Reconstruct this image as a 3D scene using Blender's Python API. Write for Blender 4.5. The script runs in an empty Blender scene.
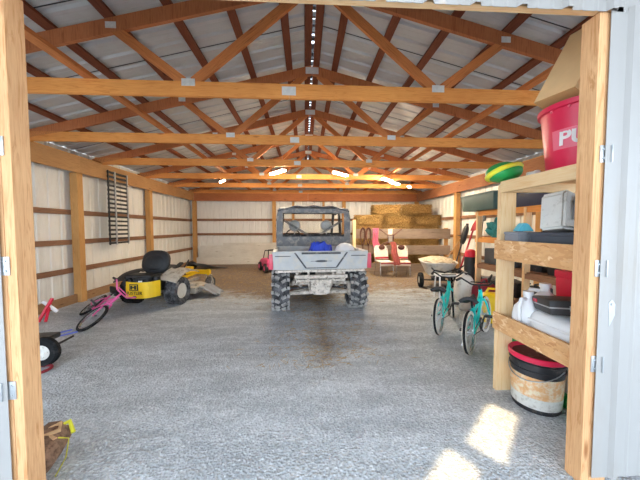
import bpy, bmesh, math, random
from mathutils import Vector, Matrix, Euler
R = math.radians
rnd = random.Random(7)
scn = bpy.context.scene
COL = scn.collection

# ------------------------------------------------------------------ materials
def lin(c):
    return tuple(((x / 12.92) if x <= .04045 else ((x + .055) / 1.055) ** 2.4) for x in c)
def rgb(h):
    return lin(tuple(int(h[i:i + 2], 16) / 255 for i in (0, 2, 4)))
def c4(c): return (c[0], c[1], c[2], 1)

class NT:
    def __init__(s, name):
        s.m = bpy.data.materials.new(name); s.m.use_nodes = True
        s.n = s.m.node_tree.nodes; s.l = s.m.node_tree.links
        s.b = s.n['Principled BSDF']
    def new(s, t, **k):
        n = s.n.new(t)
        for a, v in k.items():
            if a[0] == '_': n.inputs[a[1:].replace('_', ' ')].default_value = v
            else: setattr(n, a, v)
        return n
    def link(s, a, b): s.l.new(a, b)
    def coord(s, which='Object', scale=(1, 1, 1), off=None):
        t = s.new('ShaderNodeTexCoord'); mp = s.new('ShaderNodeMapping')
        mp.inputs['Scale'].default_value = scale
        s.link(t.outputs[which], mp.inputs['Vector'])
        if off:
            oi = s.new('ShaderNodeObjectInfo'); mu = s.new('ShaderNodeMath', operation='MULTIPLY'); mu.inputs[1].default_value = 37.
            s.link(oi.outputs['Random'], mu.inputs[0]); s.link(mu.outputs[0], mp.inputs['Location'])
        return mp.outputs[0]
    def noise(s, vec, scale, detail=4, rough=.6, dist=0):
        n = s.new('ShaderNodeTexNoise'); n.inputs['Scale'].default_value = scale
        n.inputs['Detail'].default_value = detail; n.inputs['Roughness'].default_value = rough
        n.inputs['Distortion'].default_value = dist
        if vec is not None: s.link(vec, n.inputs['Vector'])
        return n.outputs['Fac']
    def ramp(s, fac, stops):
        r = s.new('ShaderNodeValToRGB'); e = r.color_ramp.elements
        while len(e) < len(stops): e.new(.5)
        for i, (p, c) in enumerate(stops):
            e[i].position = p; e[i].color = c4(c) if len(c) == 3 else c
        s.link(fac, r.inputs[0]); return r.outputs[0]
    def mix(s, fac, a, b, bt='MIX'):
        n = s.new('ShaderNodeMix', data_type='RGBA', blend_type=bt)
        if isinstance(fac, (int, float)): n.inputs[0].default_value = fac
        else: s.link(fac, n.inputs[0])
        for i, v in ((6, a), (7, b)):
            if isinstance(v, tuple): n.inputs[i].default_value = c4(v)
            else: s.link(v, n.inputs[i])
        return n.outputs[2]
    def bump(s, h, strength, dist=.01):
        n = s.new('ShaderNodeBump'); n.inputs['Strength'].default_value = strength; n.inputs['Distance'].default_value = dist
        s.link(h, n.inputs['Height']); s.link(n.outputs[0], s.b.inputs['Normal'])
    def fin(s, col, rough=.6, metal=0, spec=None):
        if isinstance(col, tuple): s.b.inputs['Base Color'].default_value = c4(col)
        else: s.link(col, s.b.inputs['Base Color'])
        if isinstance(rough, (int, float)): s.b.inputs['Roughness'].default_value = rough
        else: s.link(rough, s.b.inputs['Roughness'])
        s.b.inputs['Metallic'].default_value = metal
        if spec is not None: s.b.inputs['Specular IOR Level'].default_value = spec
        return s.m

G = (0, 0, 0)
def plain(name, hexc, rough=.5, metal=0, var=.12, scale=6, dirt=None, dirt_at=.55, bump=0, bscale=60):
    t = NT(name); c = rgb(hexc); v = t.coord('Object', (1, 1, 1), True)
    n = t.noise(v, scale)
    lo = tuple(x * (1 - var) for x in c); hi = tuple(min(1, x * (1 + var)) for x in c)
    col = t.ramp(n, [(.3, lo), (.7, hi)])
    if dirt:
        m = t.ramp(t.noise(v, scale * 1.7, 6, .7), [(dirt_at - .08, G), (dirt_at + .1, (1, 1, 1))])
        col = t.mix(m, col, rgb(dirt))
    if bump: t.bump(t.noise(v, bscale, 3), bump, .004)
    return t.fin(col, rough, metal)

def wood(name, light, dark, deep=None, grain=1.0, rough=.75, knots=True):
    """lumber; grain follows the board through its UV"""
    t = NT(name)
    v = t.coord('UV', (1.3, 14, 1), True)
    n1 = t.noise(v, 2.2, 5, .6, 1.2)
    v2 = t.coord('UV', (3, 75, 1), True)
    n2 = t.noise(v2, 2.5, 3, .6)
    col = t.ramp(n1, [(.30, rgb(dark)), (.47, rgb(light)), (.58, rgb(light)), (.66, rgb(dark)), (.74, rgb(light))])
    col = t.mix(.35, col, t.ramp(n2, [(.35, rgb(dark)), (.6, rgb(light))]), 'MIX')
    if knots:
        vo = t.new('ShaderNodeTexVoronoi'); vo.inputs['Scale'].default_value = 1.0
        t.link(t.coord('UV', (1.6, 7, 1), True), vo.inputs['Vector'])
        k = t.ramp(vo.outputs['Distance'], [(.04, (1, 1, 1)), (.11, G)])
        col = t.mix(k, col, rgb(deep or dark))
    w = t.noise(t.coord('Object', (1, 1, 1), True), 1.1, 3)
    col = t.mix(t.ramp(w, [(.35, (.0,) * 3), (.75, (.45,) * 3)]), col, rgb(deep or dark))
    t.bump(n2, .25 * grain, .003)
    return t.fin(col, rough, 0, .25)

M = {}
M['frame_wood'] = wood('fresh_pine', 'f3cf9f', 'dda86c', 'b97a45')
M['post_wood'] = wood('door_post_pine', 'e3b484', 'bc8350', '94623a', 1.6)
M['truss_wood'] = wood('truss_lumber', 'c87e50', 'a15c36', '7d4024')
M['chord_wood'] = wood('chord_lumber', 'f3a95c', 'd8843c', 'ad6030')
M['web_wood'] = wood('web_lumber', 'd98a50', 'ac6234', '874526')
M['purlin_wood'] = wood('purlin_lumber', '8a5038', '6c3926', '4c261a')
M['wallpost_wood'] = wood('wall_post_lumber', 'd6a468', 'b88246', '94622f')
M['girt_wood'] = wood('girt_lumber', '9c7458', '785340', '56392c')
M['skirt_wood'] = wood('skirt_lumber', 'b08a66', '8d6747', '6b4a30')
M['header_wood'] = wood('header_lumber', 'c89a68', 'aa7a4a', '835836')
M['header_red'] = wood('side_header_lumber', 'b07a54', '8d5538', '6d3c26')
M['old_wood'] = wood('weathered_board', 'a08c7a', '7d6a59', '5c4b3e')
M['white_wood'] = wood('whitewashed_board', 'e0dcd2', 'c9c2b4', 'a79d8c')
M['shelf_wood'] = wood('shelf_lumber', 'f7dcae', 'e8bd85', 'c99660')

def osb():
    t = NT('oriented_strand_board')
    v = t.coord('UV', (6, 14, 1), True)
    vo = t.new('ShaderNodeTexVoronoi'); vo.inputs['Scale'].default_value = 3.0
    nn = t.new('ShaderNodeTexNoise'); nn.inputs['Scale'].default_value = 3
    t.link(v, nn.inputs['Vector'])
    ad = t.new('ShaderNodeVectorMath', operation='ADD'); t.link(v, ad.inputs[0]); t.link(nn.outputs['Color'], ad.inputs[1])
    t.link(ad.outputs[0], vo.inputs['Vector'])
    col = t.ramp(vo.outputs['Color'], [(.1, rgb('c98f5c')), (.4, rgb('e2b27c')), (.65, rgb('d49d68')), (.9, rgb('f1cfa0'))])
    t.bump(vo.outputs['Distance'], .2, .003)
    return t.fin(col, .7)
M['osb'] = osb()

def panel(name, hexc, dirt, amount=.5, rough=.45, metal=.0):
    t = NT(name); v = t.coord('Object', (1, 1, .35))
    n = t.noise(v, 1.3, 5, .6)
    col = t.ramp(n, [(.3, tuple(x * .93 for x in rgb(hexc))), (.7, rgb(hexc))])
    m = t.ramp(t.noise(t.coord('Object', (1.5, 1.5, .4)), 3.5, 6, .7), [(.5, G), (.8, (amount,) * 3)])
    col = t.mix(m, col, rgb(dirt))
    return t.fin(col, rough, metal)
M['wall_panel'] = panel('white_steel_siding', 'e9e6de', 'b9b0a2', .5)
M['roof_panel'] = panel('grey_roof_steel', 'c9cac9', 'a39f99', .3, .4, .1)
M['outer_panel'] = panel('light_outer_siding', '9f9d9a', '8f816c', .4)

def gravel():
    t = NT('gravel_and_dirt_floor')
    v = t.coord('Object')
    fine = t.noise(v, 55, 6, .75); med = t.noise(v, 9, 6, .7); big = t.noise(v, .9, 4, .6, .4)
    vo = t.new('ShaderNodeTexVoronoi'); vo.inputs['Scale'].default_value = 62
    t.link(v, vo.inputs['Vector'])
    g = t.ramp(fine, [(.3, rgb('8c9298')), (.5, rgb('bfc5cb')), (.68, rgb('ebeff3'))])
    st = t.ramp(vo.outputs['Color'], [(.1, rgb('92989e')), (.5, rgb('bdc3c9')), (.9, rgb('eceff2'))])
    g = t.mix(.5, g, st)
    g = t.mix(t.ramp(med, [(.35, (.35,) * 3), (.55, G)]), g, rgb('989ea4'))
    mp = t.coord('Object', (.7, 2.6, 1)); mp.node.inputs['Rotation'].default_value = (0, 0, .5)
    stk = t.noise(mp, 1.6, 6, .7, .5)
    g = t.mix(t.ramp(stk, [(.40, (.45,) * 3), (.52, G)]), g, rgb('9ba1a7'))
    g = t.mix(t.ramp(stk, [(.52, G), (.70, (.5,) * 3)]), g, rgb('e3e8ee'))
    br = t.ramp(fine, [(.3, rgb('4e3d2e')), (.5, rgb('7f6750')), (.7, rgb('b39c7e'))])
    # straw and dirt share: grows with depth into the barn, a worn strip in the middle
    sp = t.new('ShaderNodeSeparateXYZ'); t.link(v, sp.inputs[0])
    def m1(op, a, b=None):
        n = t.new('ShaderNodeMath', operation=op)
        for i, x in enumerate((a, b)):
            if x is None: continue
            if isinstance(x, (int, float)): n.inputs[i].default_value = x
            else: t.link(x, n.inputs[i])
        return n.outputs[0]
    dep = m1('SUBTRACT', sp.outputs['Y'], 4.3)
    dep = m1('MULTIPLY', dep, .42)
    xr = m1('MULTIPLY', m1('ABSOLUTE', m1('SUBTRACT', sp.outputs['X'], -.6)), -.09)
    dep = m1('ADD', dep, xr)
    strip = m1('SUBTRACT', .42, m1('MULTIPLY', m1('ABSOLUTE', m1('SUBTRACT', sp.outputs['X'], .12)), 1.5))
    strip = m1('MINIMUM', strip, m1('MULTIPLY', m1('SUBTRACT', sp.outputs['Y'], 2.2), .6))
    s = m1('MAXIMUM', dep, strip)
    s = m1('ADD', s, m1('MULTIPLY', m1('SUBTRACT', big, .5), 1.6))
    s = m1('ADD', s, m1('MULTIPLY', m1('SUBTRACT', med, .5), 1.1))
    f = t.ramp(s, [(.18, G), (.62, (.88,) * 3)])
    col = t.mix(f, g, br)
    hs = t.new('ShaderNodeMath', operation='ADD'); t.link(vo.outputs['Distance'], hs.inputs[0]); t.link(med, hs.inputs[1])
    t.bump(hs.outputs[0], .55, .02)
    return t.fin(col, .9, 0, .2)
M['gravel'] = gravel()

def hay(name, a, b, c):
    t = NT(name)
    n = t.noise(t.coord('Object', (12, 12, 34), True), 2, 4, .8, .3); n2 = t.noise(t.coord('Object', (40, 30, 22), True), 2, 5, .7, 2)
    col = t.ramp(n, [(.38, rgb(a)), (.48, rgb(b)), (.58, rgb(c))])
    col = t.mix(.5, col, t.ramp(n2, [(.44, rgb(a)), (.56, rgb(c))]))
    t.bump(n2, 1, .05)
    return t.fin(col, .95, 0, .1)
M['hay'] = hay('hay', '4a2c12', 'a8763a', 'e6c07c')

def tire(name, base, dust, at=.5):
    t = NT(name); v = t.coord('Object', (1, 1, 1), True)
    n = t.noise(v, 9, 6, .7)
    col = t.ramp(n, [(at - .12, rgb(base)), (at + .12, rgb(dust))])
    return t.fin(col, .85, 0, .2)
M['tire_dusty'] = tire('dusty_rubber', '2e2f30', '77777a', .52)
M['tire_lug'] = tire('dusty_tread', '6c6c6c', 'b4b2ae', .42)
M['tire'] = tire('rubber', '1d1e20', '4a4a4a', .62)

P = plain
M['black'] = P('black_plastic', '232426', .5)
M['dark'] = P('dark_metal', '35363a', .45, .3, dirt='6d675e', dirt_at=.62)
M['charcoal'] = P('charcoal_plastic', '4a4d52', .55)
M['utv_silver'] = P('dusty_silver_plastic', 'bbbcbc', .5, .1, .1, 5, 'c9c2b5', .55)
M['utv_grey'] = P('dusty_grey_plastic', '77787a', .6, 0, .12, 5, 'aca498', .56)
M['utv_dark'] = P('dusty_black_cab', '45464a', .55, 0, .15, 6, '9a938a', .6)
M['dusty_frame'] = P('muddy_frame_metal', 'e2d8cc', .8, .1, .15, 12, '8a7a6a', .58)
M['tail_red'] = P('red_lens', 'e0566a', .3, 0, .08)
M['blue'] = P('blue_cloth', '2b49c8', .6, 0, .25, 12)
M['white'] = P('white_plastic', 'eff1f3', .4, 0, .04)
M['dirty_white'] = P('dusty_white_plastic', 'dedbd2', .6, 0, .08, 5, 'a79c8a', .6)
M['yellow'] = P('yellow_paint', 'f5c81c', .4, 0, .05)
M['grey_dusty'] = P('dusty_grey_metal', 'bdb6aa', .75, .1, .12, 8, '7b7062', .58)
M['rim_white'] = P('white_rim', 'd9d6cf', .5, 0, .06, 6, '9d9384', .62)
M['steel'] = P('galvanised_steel', 'b9bdc0', .35, .7, .1, 20)
M['plate'] = P('pressed_steel_plate', 'dededa', .45, .15, .1, 30)
M['chrome'] = P('bright_metal', 'd0d2d4', .25, .9)
M['pink'] = P('pink_paint', 'e667a6', .35, 0, .06)
M['hotpink'] = P('hot_pink_plastic', 'ec4f86', .4, 0, .06)
M['rope_pink'] = P('faded_pink_rope', 'd8587c', .7, 0, .25, 25, 'f0b0b8', .58)
M['teal'] = P('teal_paint', '12cfc9', .35, 0, .06)
M['cream_tire'] = P('whitewall_rubber', 'cfcac2', .8, 0, .08, 9, '958c80', .6)
M['seatblack'] = P('black_vinyl', '222326', .6, 0, .15, 8, '55524d', .68)
M['red'] = P('red_plastic', 'd8223f', .4, 0, .08)
M['tub_red'] = P('raspberry_red_plastic', 'e32a52', .38, 0, .06, 3)
M['pale_red'] = P('pale_red_label', 'ee7286', .45, 0, .04)
M['dark_red'] = P('dark_red_plastic', '8c1f2e', .5, 0, .12)
M['maroon'] = P('maroon_lid', '5d2a30', .6, 0, .2, 9, '84605a', .6)
M['green'] = P('green_plastic', '23a050', .4, 0, .08)
M['lime'] = P('yellow_green_band', 'e4e23c', .45, 0, .06)
M['dkgreen'] = P('dark_green_grey_plastic', '48605a', .5, 0, .1)
M['navy'] = P('navy_plastic', '232c4a', .5, 0, .15)
M['cyan'] = P('cyan_plastic', '63c8e0', .4, 0, .06)
M['tealcloth'] = P('teal_cloth', '2a7f80', .85, 0, .3, 14)
M['grey_tote'] = P('grey_tote_plastic', '84888f', .5, 0, .08)
M['dktote'] = P('dark_tote_plastic', '4c515a', .5, 0, .1)
M['case_grey'] = P('light_grey_case_plastic', 'd4d4ce', .55, 0, .07, 8, '9c978c', .62)
M['cardboard'] = P('cardboard', 'f5cf98', .85, 0, .06, 5)
M['cardboard_dk'] = P('cardboard_shaded', 'c99a64', .85, 0, .08)
M['paper_orange'] = P('orange_label', 'e3b07a', .7, 0, .1, 14, 'e9dcc0', .52)
M['paper_white'] = P('white_label', 'd8d8d2', .7, 0, .08, 14, 'b0aca2', .6)
M['ink'] = P('dark_ink', '6b4a30', .8)
M['white_ink'] = P('white_print', 'f6f2f0', .6)
M['brown'] = P('brown_leather', '5e3628', .6, 0, .2, 10)
M['redbrown'] = P('red_brown_cloth', '9c4a44', .85, 0, .2, 12)
M['canvas'] = P('white_canvas', 'efe4d6', .85, 0, .06, 8, 'cdb79a', .62)
M['red_strap'] = P('red_webbing', 'a83038', .8, 0, .1)
M['rope'] = P('tan_rope', 'd9b184', .85, 0, .15, 20)
M['burlap'] = P('bark_brown', '8f705a', .95, 0, .3, 18, '5f4636', .55, .6, 40)
M['periwinkle'] = P('periwinkle_paint', '6d7ad0', .45)
M['tarp'] = P('black_tarp', '17181b', .45, 0, .25, 6)
M['pale_straw'] = P('pale_straw_dirt', 'd8c8ac', .95, 0, .3, 16, 'a08a6a', .55)
M['straw'] = P('loose_straw', 'ab8f62', .9, 0, .2)
M['pebble'] = P('pebbles', 'b4b9bc', .9, 0, .3, 3)
M['handle_wood'] = wood('tool_handle', 'c9a072', 'ac8154', '8a6340', knots=False)

def glass():
    t = NT('clear_window_plastic'); t.b.inputs['Transmission Weight'].default_value = 1
    t.b.inputs['IOR'].default_value = 1.02
    return t.fin((.93, .93, .92), .08)
M['glass'] = glass()
def emis(name, col, s):
    t = NT(name); t.b.inputs['Emission Color'].default_value = c4(col); t.b.inputs['Emission Strength'].default_value = s
    return t.fin(col, .4)
M['lamp'] = emis('lit_lamp_tube', (1, .86, .64), 150)

# ------------------------------------------------------------------ mesh builder
class MB:
    def __init__(s):
        s.b = bmesh.new(); s.uv = s.b.loops.layers.uv.new('UVMap')
    def box(s, c, size, rot=None, bev=0, taper=None):
        """size = full extents along local axes; taper=(tx,ty) scales the top face"""
        m = (rot if isinstance(rot, Matrix) else Euler([R(a) for a in rot]).to_matrix()) if rot is not None else Matrix.Identity(3)
        c = Vector(c); h = [x / 2 for x in size]; t = taper or (1, 1)
        vs = []
        loc = []
        for z in (-1, 1):
            for y in (-1, 1):
                for x in (-1, 1):
                    k = t if z > 0 else (1, 1)
                    p = Vector((x * h[0] * k[0], y * h[1] * k[1], z * h[2])); loc.append(p)
                    vs.append(s.b.verts.new(c + m @ p))
        L = max(range(3), key=lambda i: size[i])
        o = rnd.random() * 5
        fs = []
        for f, ax in (((0, 2, 3, 1), 2), ((4, 5, 7, 6), 2), ((0, 1, 5, 4), 1), ((2, 6, 7, 3), 1), ((0, 4, 6, 2), 0), ((1, 3, 7, 5), 0)):
            fc = s.b.faces.new([vs[i] for i in f]); fs.append(fc)
            if ax == L: ua, va = [i for i in range(3) if i != L]
            else: ua = L; va = [i for i in range(3) if i not in (L, ax)][0]
            for lp, i in zip(fc.loops, f):
                lp[s.uv].uv = (loc[i][ua] + o, loc[i][va] + o * .3 + ax * .21)
        if bev:
            es = list({e for f in fs for e in f.edges})
            bmesh.ops.bevel(s.b, geom=es, offset=bev, segments=2, affect='EDGES', profile=.6)
        return s
    def beam(s, p0, p1, w, h, up=(0, 0, 1), bev=0):
        p0, p1 = Vector(p0), Vector(p1); d = p1 - p0; L = d.length; x = d.normalized()
        up = Vector(up)
        if abs(x.dot(up)) > .99: up = Vector((0, 1, 0))
        y = up.cross(x).normalized(); z = x.cross(y)
        m = Matrix((x, y, z)).transposed()
        return s.box((p0 + p1) / 2, (L, w, h), m, bev)
    def ring(s, pts): return [s.b.verts.new(p) for p in pts]
    def skin(s, rings, closed=True, caps=True, loop=False):
        n = len(rings[0]); N = len(rings)
        for i in range(N if loop else N - 1):
            a, b = rings[i], rings[(i + 1) % N]
            for j in range(n if closed else n - 1):
                k = (j + 1) % n
                try: s.b.faces.new((a[j], a[k], b[k], b[j]))
                except ValueError: pass
        if caps and not loop and closed:
            for r_ in (list(reversed(rings[0])), rings[-1]):
                try: s.b.faces.new(r_)
                except ValueError: pass
    def tube(s, pts, r, n=8, loop=False, caps=True, flat=None):
        pts = [Vector(p) for p in pts]; N = len(pts); rings = []
        rs = r if isinstance(r, (list, tuple)) else [r] * N
        prev = None
        for i, p in enumerate(pts):
            if loop: t = pts[(i + 1) % N] - pts[i - 1]
            else: t = pts[min(i + 1, N - 1)] - pts[max(i - 1, 0)]
            t.normalize()
            if prev is None:
                a = Vector((0, 0, 1)) if abs(t.z) < .9 else Vector((1, 0, 0))
                u = t.cross(a).normalized()
            else: u = (prev - t * prev.dot(t)).normalized()
            prev = u; v = t.cross(u)
            k = flat or 1
            rings.append(s.ring([p + (u * math.cos(q) + v * math.sin(q) * k) * rs[i] for q in [2 * math.pi * j / n for j in range(n)]]))
        s.skin(rings, True, caps, loop); return s
    def cyl(s, p0, p1, r, r1=None, n=16):
        return s.tube([p0, p1], [r, r if r1 is None else r1], n)
    def lathe(s, prof, c=(0, 0, 0), axis='z', n=24, rot=None, loop=False, caps=True, sq=None):
        m = rot if isinstance(rot, Matrix) else (Euler([R(a) for a in rot]).to_matrix() if rot else {'z': Matrix.Identity(3), 'x': Matrix.Rotation(R(90), 3, 'Y'), 'y': Matrix.Rotation(R(-90), 3, 'X')}[axis])
        c = Vector(c); rings = []
        for (r_, z) in prof:
            ps = []
            for j in range(n):
                q = 2 * math.pi * j / n; cx, cy = math.cos(q), math.sin(q)
                if sq:
                    e = 2 / sq; cx = math.copysign(abs(cx) ** e, cx); cy = math.copysign(abs(cy) ** e, cy)
                ps.append(c + m @ Vector((r_ * cx, r_ * cy, z)))
            rings.append(s.ring(ps))
        s.skin(rings, True, caps, loop); return s
    def lug(s, c, R_, w, tilt=0): pass
    def ell(s, c, r, n=16, m=10, rot=None, e=1.0):
        mt = Euler([R(a) for a in rot]).to_matrix() if rot else Matrix.Identity(3)
        c = Vector(c); rings = []
        top = None
        for i in range(1, m):
            a = math.pi * i / m - math.pi / 2
            ca = abs(math.cos(a)) ** e; sa = math.copysign(abs(math.sin(a)) ** e, math.sin(a))
            ps = []
            for j in range(n):
                q = 2 * math.pi * j / n
                cq = math.copysign(abs(math.cos(q)) ** e, math.cos(q)); sq = math.copysign(abs(math.sin(q)) ** e, math.sin(q))
                ps.append(c + mt @ Vector((r[0] * ca * cq, r[1] * ca * sq, r[2] * sa)))
            rings.append(s.ring(ps))
        s.skin(rings, True, False)
        for rg, sg in ((rings[0], -1), (rings[-1], 1)):
            v = s.b.verts.new(c + mt @ Vector((0, 0, sg * r[2])))
            for j in range(n):
                k = (j + 1) % n
                s.b.faces.new((rg[k], rg[j], v) if sg < 0 else (rg[j], rg[k], v))
        return s
    def prism(s, pts, vec, bev=0):
        """closed outline pts (3D, planar) pushed along vec"""
        vec = Vector(vec); a = s.ring([Vector(p) for p in pts]); b = s.ring([Vector(p) + vec for p in pts])
        n = len(a); f0 = s.b.faces.new(list(reversed(a))); f1 = s.b.faces.new(b); fs = [f0, f1]
        for j in range(n):
            k = (j + 1) % n; fs.append(s.b.faces.new((a[j], a[k], b[k], b[j])))
        nrm = vec.normalized(); e = Vector(pts[1]) - Vector(pts[0]); e.normalize(); g = nrm.cross(e)
        for f in fs:
            for lp in f.loops:
                lp[s.uv].uv = (lp.vert.co.dot(e), lp.vert.co.dot(g) + lp.vert.co.dot(nrm))
        if bev: bmesh.ops.bevel(s.b, geom=list({e for f in fs for e in f.edges}), offset=bev, segments=2, affect='EDGES')
        return s
    def surf(s, fn, nu, nv, th=.004, closed_u=False):
        """thick sheet from fn(u,v)->point"""
        P_ = [[Vector(fn(i / nu, j / nv)) for j in range(nv + 1)] for i in range(nu + 1)]
        N_ = [[None] * (nv + 1) for _ in range(nu + 1)]
        for i in range(nu + 1):
            for j in range(nv + 1):
                a = P_[min(i + 1, nu)][j] - P_[max(i - 1, 0)][j]; b = P_[i][min(j + 1, nv)] - P_[i][max(j - 1, 0)]
                c = a.cross(b); N_[i][j] = c.normalized() if c.length > 1e-9 else Vector((0, 0, 1))
        A = [[s.b.verts.new(P_[i][j]) for j in range(nv + 1)] for i in range(nu + 1)]
        B = [[s.b.verts.new(P_[i][j] - N_[i][j] * th) for j in range(nv + 1)] for i in range(nu + 1)]
        for i in range(nu):
            for j in range(nv):
                s.b.faces.new((A[i][j], A[i + 1][j], A[i + 1][j + 1], A[i][j + 1]))
                s.b.faces.new((B[i][j], B[i][j + 1], B[i + 1][j + 1], B[i + 1][j]))
        for i in range(nu):
            s.b.faces.new((A[i][0], B[i][0], B[i + 1][0], A[i + 1][0])); s.b.faces.new((A[i][nv], A[i + 1][nv], B[i + 1][nv], B[i][nv]))
        for j in range(nv):
            s.b.faces.new((A[0][j], A[0][j + 1], B[0][j + 1], B[0][j])); s.b.faces.new((A[nu][j], B[nu][j], B[nu][j + 1], A[nu][j + 1]))
        return s
    def build(s, name, mat, parent=None, smooth=True, label=None, loc=None, rot=None):
        bmesh.ops.recalc_face_normals(s.b, faces=s.b.faces[:])
        me = bpy.data.meshes.new(name); s.b.to_mesh(me); s.b.free()
        me.materials.append(M[mat] if isinstance(mat, str) else mat)
        if smooth:
            for p in me.polygons: p.use_smooth = True
            me.set_sharp_from_angle(angle=.62)
        o = bpy.data.objects.new(name, me); COL.objects.link(o)
        if parent: o.parent = parent
        if loc: o.location = loc
        if rot: o.rotation_euler = [R(a) for a in rot]
        if label: o['label'] = label
        return o

def tag(o, label, cat, group=None, kind=None):
    o['label'] = label
    if cat: o['category'] = cat
    if group: o['group'] = group
    if kind: o['kind'] = kind
    return o
def thing(name, label, cat, loc=(0, 0, 0), rz=0, group=None, rot=None):
    o = bpy.data.objects.new(name, None); COL.objects.link(o); o.empty_display_size = .1
    o.location = loc; o.rotation_euler = [R(a) for a in rot] if rot else (0, 0, R(rz))
    return tag(o, label, cat, group)
def struct(o, label=None):
    o['kind'] = 'structure'
    if label: o['label'] = label
    return o
KIDS = {}
def dup(o, loc=None, rz=None, label=None, parent=None, rot=None):
    c = o.copy(); COL.objects.link(c)
    if parent is not None: c.parent = parent
    if loc is not None: c.location = loc
    if rz is not None: c.rotation_euler = (0, 0, R(rz))
    if rot is not None: c.rotation_euler = [R(a) for a in rot]
    if label: c['label'] = label
    for ch in [x for x in bpy.data.objects if x.parent == o and x != c]: dup(ch, parent=c)
    return c
def text(s_, size, name, mat, parent, loc, rot, depth=.002, warp=None, bold=0):
    cu = bpy.data.curves.new(name, 'FONT'); cu.body = s_; cu.size = size; cu.extrude = depth; cu.offset = bold; cu.align_x = 'CENTER'; cu.align_y = 'CENTER'
    to = bpy.data.objects.new(name, cu); COL.objects.link(to)
    dg = bpy.context.evaluated_depsgraph_get(); me = bpy.data.meshes.new_from_object(to.evaluated_get(dg))
    bpy.data.objects.remove(to)
    if warp:
        for v in me.vertices: v.co = warp(v.co)
    me.materials.clear(); me.materials.append(M[mat])
    o = bpy.data.objects.new(name, me); COL.objects.link(o); o.parent = parent; o.location = loc
    o.rotation_euler = [R(a) for a in rot]; return o

# ------------------------------------------------------------------ camera
f, yaw, pitch, roll = 272.1, .055, .0441, -.002
cam = bpy.data.objects.new('camera', bpy.data.cameras.new('camera')); COL.objects.link(cam)
cam.data.sensor_width = 36; cam.data.lens = f * 36 / 640; cam.data.clip_start = .02
def ray(u, v):
    a, b = u - 320, v - 240
    c, s = math.cos(-roll), math.sin(-roll); a, b = a * c - b * s, a * s + b * c
    x, y, z = a / f, 1., -b / f
    c, s = math.cos(-pitch), math.sin(-pitch); y, z = y * c - z * s, y * s + z * c
    c, s = math.cos(-yaw), math.sin(-yaw); x, y = x * c - y * s, x * s + y * c
    return Vector((x, y, z))
fw = ray(320, 240).normalized(); rt = (ray(321, 240) - ray(320, 240)).normalized(); upv = rt.cross(fw)
mw = Matrix((rt, upv, -fw)).transposed().to_4x4(); mw.translation = Vector((-.1207, 0, 1.3702))
cam.matrix_world = mw
scn.camera = cam

# ------------------------------------------------------------------ room shell
W = 4.45; YB = 10.65; YF = 1.31; ZC = 2.748; SP = 1.524; Y1 = 2.833
def roofz(x): return 3.945 - .25 * abs(x)

def rib_profile(a0, a1, pitch=.2286, rib=.016, minor=True):
    """(t, d) offsets: ribs stand out by d on the outer side"""
    pts = [(a0, 0)]; t = a0 + pitch / 2
    while t < a1 - .04:
        pts += [(t - .028, 0), (t - .012, rib), (t + .012, rib), (t + .028, 0)]
        if minor:
            for q in (.076, .152):
                if t + q < a1 - .02: pts += [(t + q - .012, 0), (t + q, .003), (t + q + .012, 0)]
        t += pitch
    pts.append((a1, 0)); return pts
def ribbed(name, mat, prof, place, ends, th=.0025):
    """place(t, d, e) -> point, e in (0,1) along the rib"""
    mb = MB(); ra = []; rb = []
    for (t, d) in prof:
        e0, e1 = ends(t)
        ra.append([place(t, d, e0), place(t, d, e1)]); rb.append([place(t, d + th, e0), place(t, d + th, e1)])
    A = [mb.ring(p) for p in ra]; B = [mb.ring(p) for p in rb]
    mb.skin(A, False, False); mb.skin(B, False, False)
    n = len(A)
    for i in range(n - 1):
        for k in (0, 1): mb.b.faces.new((A[i][k], A[i + 1][k], B[i + 1][k], B[i][k]))
    for i in (0, n - 1): mb.b.faces.new((A[i][0], A[i][1], B[i][1], B[i][0]))
    return mb.build(name, mat, None, False)

V = Vector
# floor
mb = MB(); mb.box((0, 1.5, -.05), (26, 19, .1)); fl = struct(mb.build('floor', 'gravel', None, False))
# walls
struct(ribbed('wall_left', 'wall_panel', rib_profile(YF, YB), lambda t, d, e: V((-W - d, t, e)), lambda t: (.02, roofz(W) - .005)))
struct(ribbed('wall_right', 'wall_panel', rib_profile(YF, YB), lambda t, d, e: V((W + d, t, e)), lambda t: (.02, roofz(W) - .005)))
struct(ribbed('wall_back', 'wall_panel', rib_profile(-W, W), lambda t, d, e: V((t, YB + d, e)), lambda t: (.02, roofz(t) - .005)))
# roof sheets, ribs run down the slope
for nm, sg in (('ceiling', -1), ('ceiling', 1)):
    prof = rib_profile(YF - .12, YB + .15, .2286, .026, True)
    struct(ribbed(nm, 'roof_panel', prof, lambda t, d, e, sg=sg: V((sg * e, t, roofz(e) + d)), lambda t: (.018, W + .25)))
# lap seams of the roof sheets: real overlapping edge strips
for sg in (-1, 1):
    for i in range(11):
        y = YF + .4 + i * .9144
        mb = MB(); mb.beam((sg * .03, y, roofz(.03) - .003), (sg * (W + .1), y, roofz(W + .1) - .003), .007, .006)
        struct(mb.build('trim_1', 'dark', None, False))
# ridge closure pieces leave irregular chinks of daylight
mb = MB(); mb.box((0, 1.3, 3.96), (.3, .5, .01)); struct(mb.build('trim_2', 'dark', None, False)); y = 1.5  # plate added at the front end to stop sun leaking through the ridge
while y < YB:
    L = rnd.uniform(.03, .09); c = rnd.uniform(.07, .11)
    mb = MB(); mb.box((rnd.uniform(-.004, .004), y + L / 2, 3.955), (.05, L, .012)); mb.box((0, y + L + c / 2 - .045, 4.10), (.17, c + .02, .003))  # raised plate added over each chink to block direct sun
    mb.box((-.08, y + L - .03, 4.02), (.004, .015, .16)); mb.box((.08, y + L - .03, 4.02), (.004, .015, .16))
    struct(mb.build('trim_2', 'dark', None, False)); y += L + c

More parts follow.
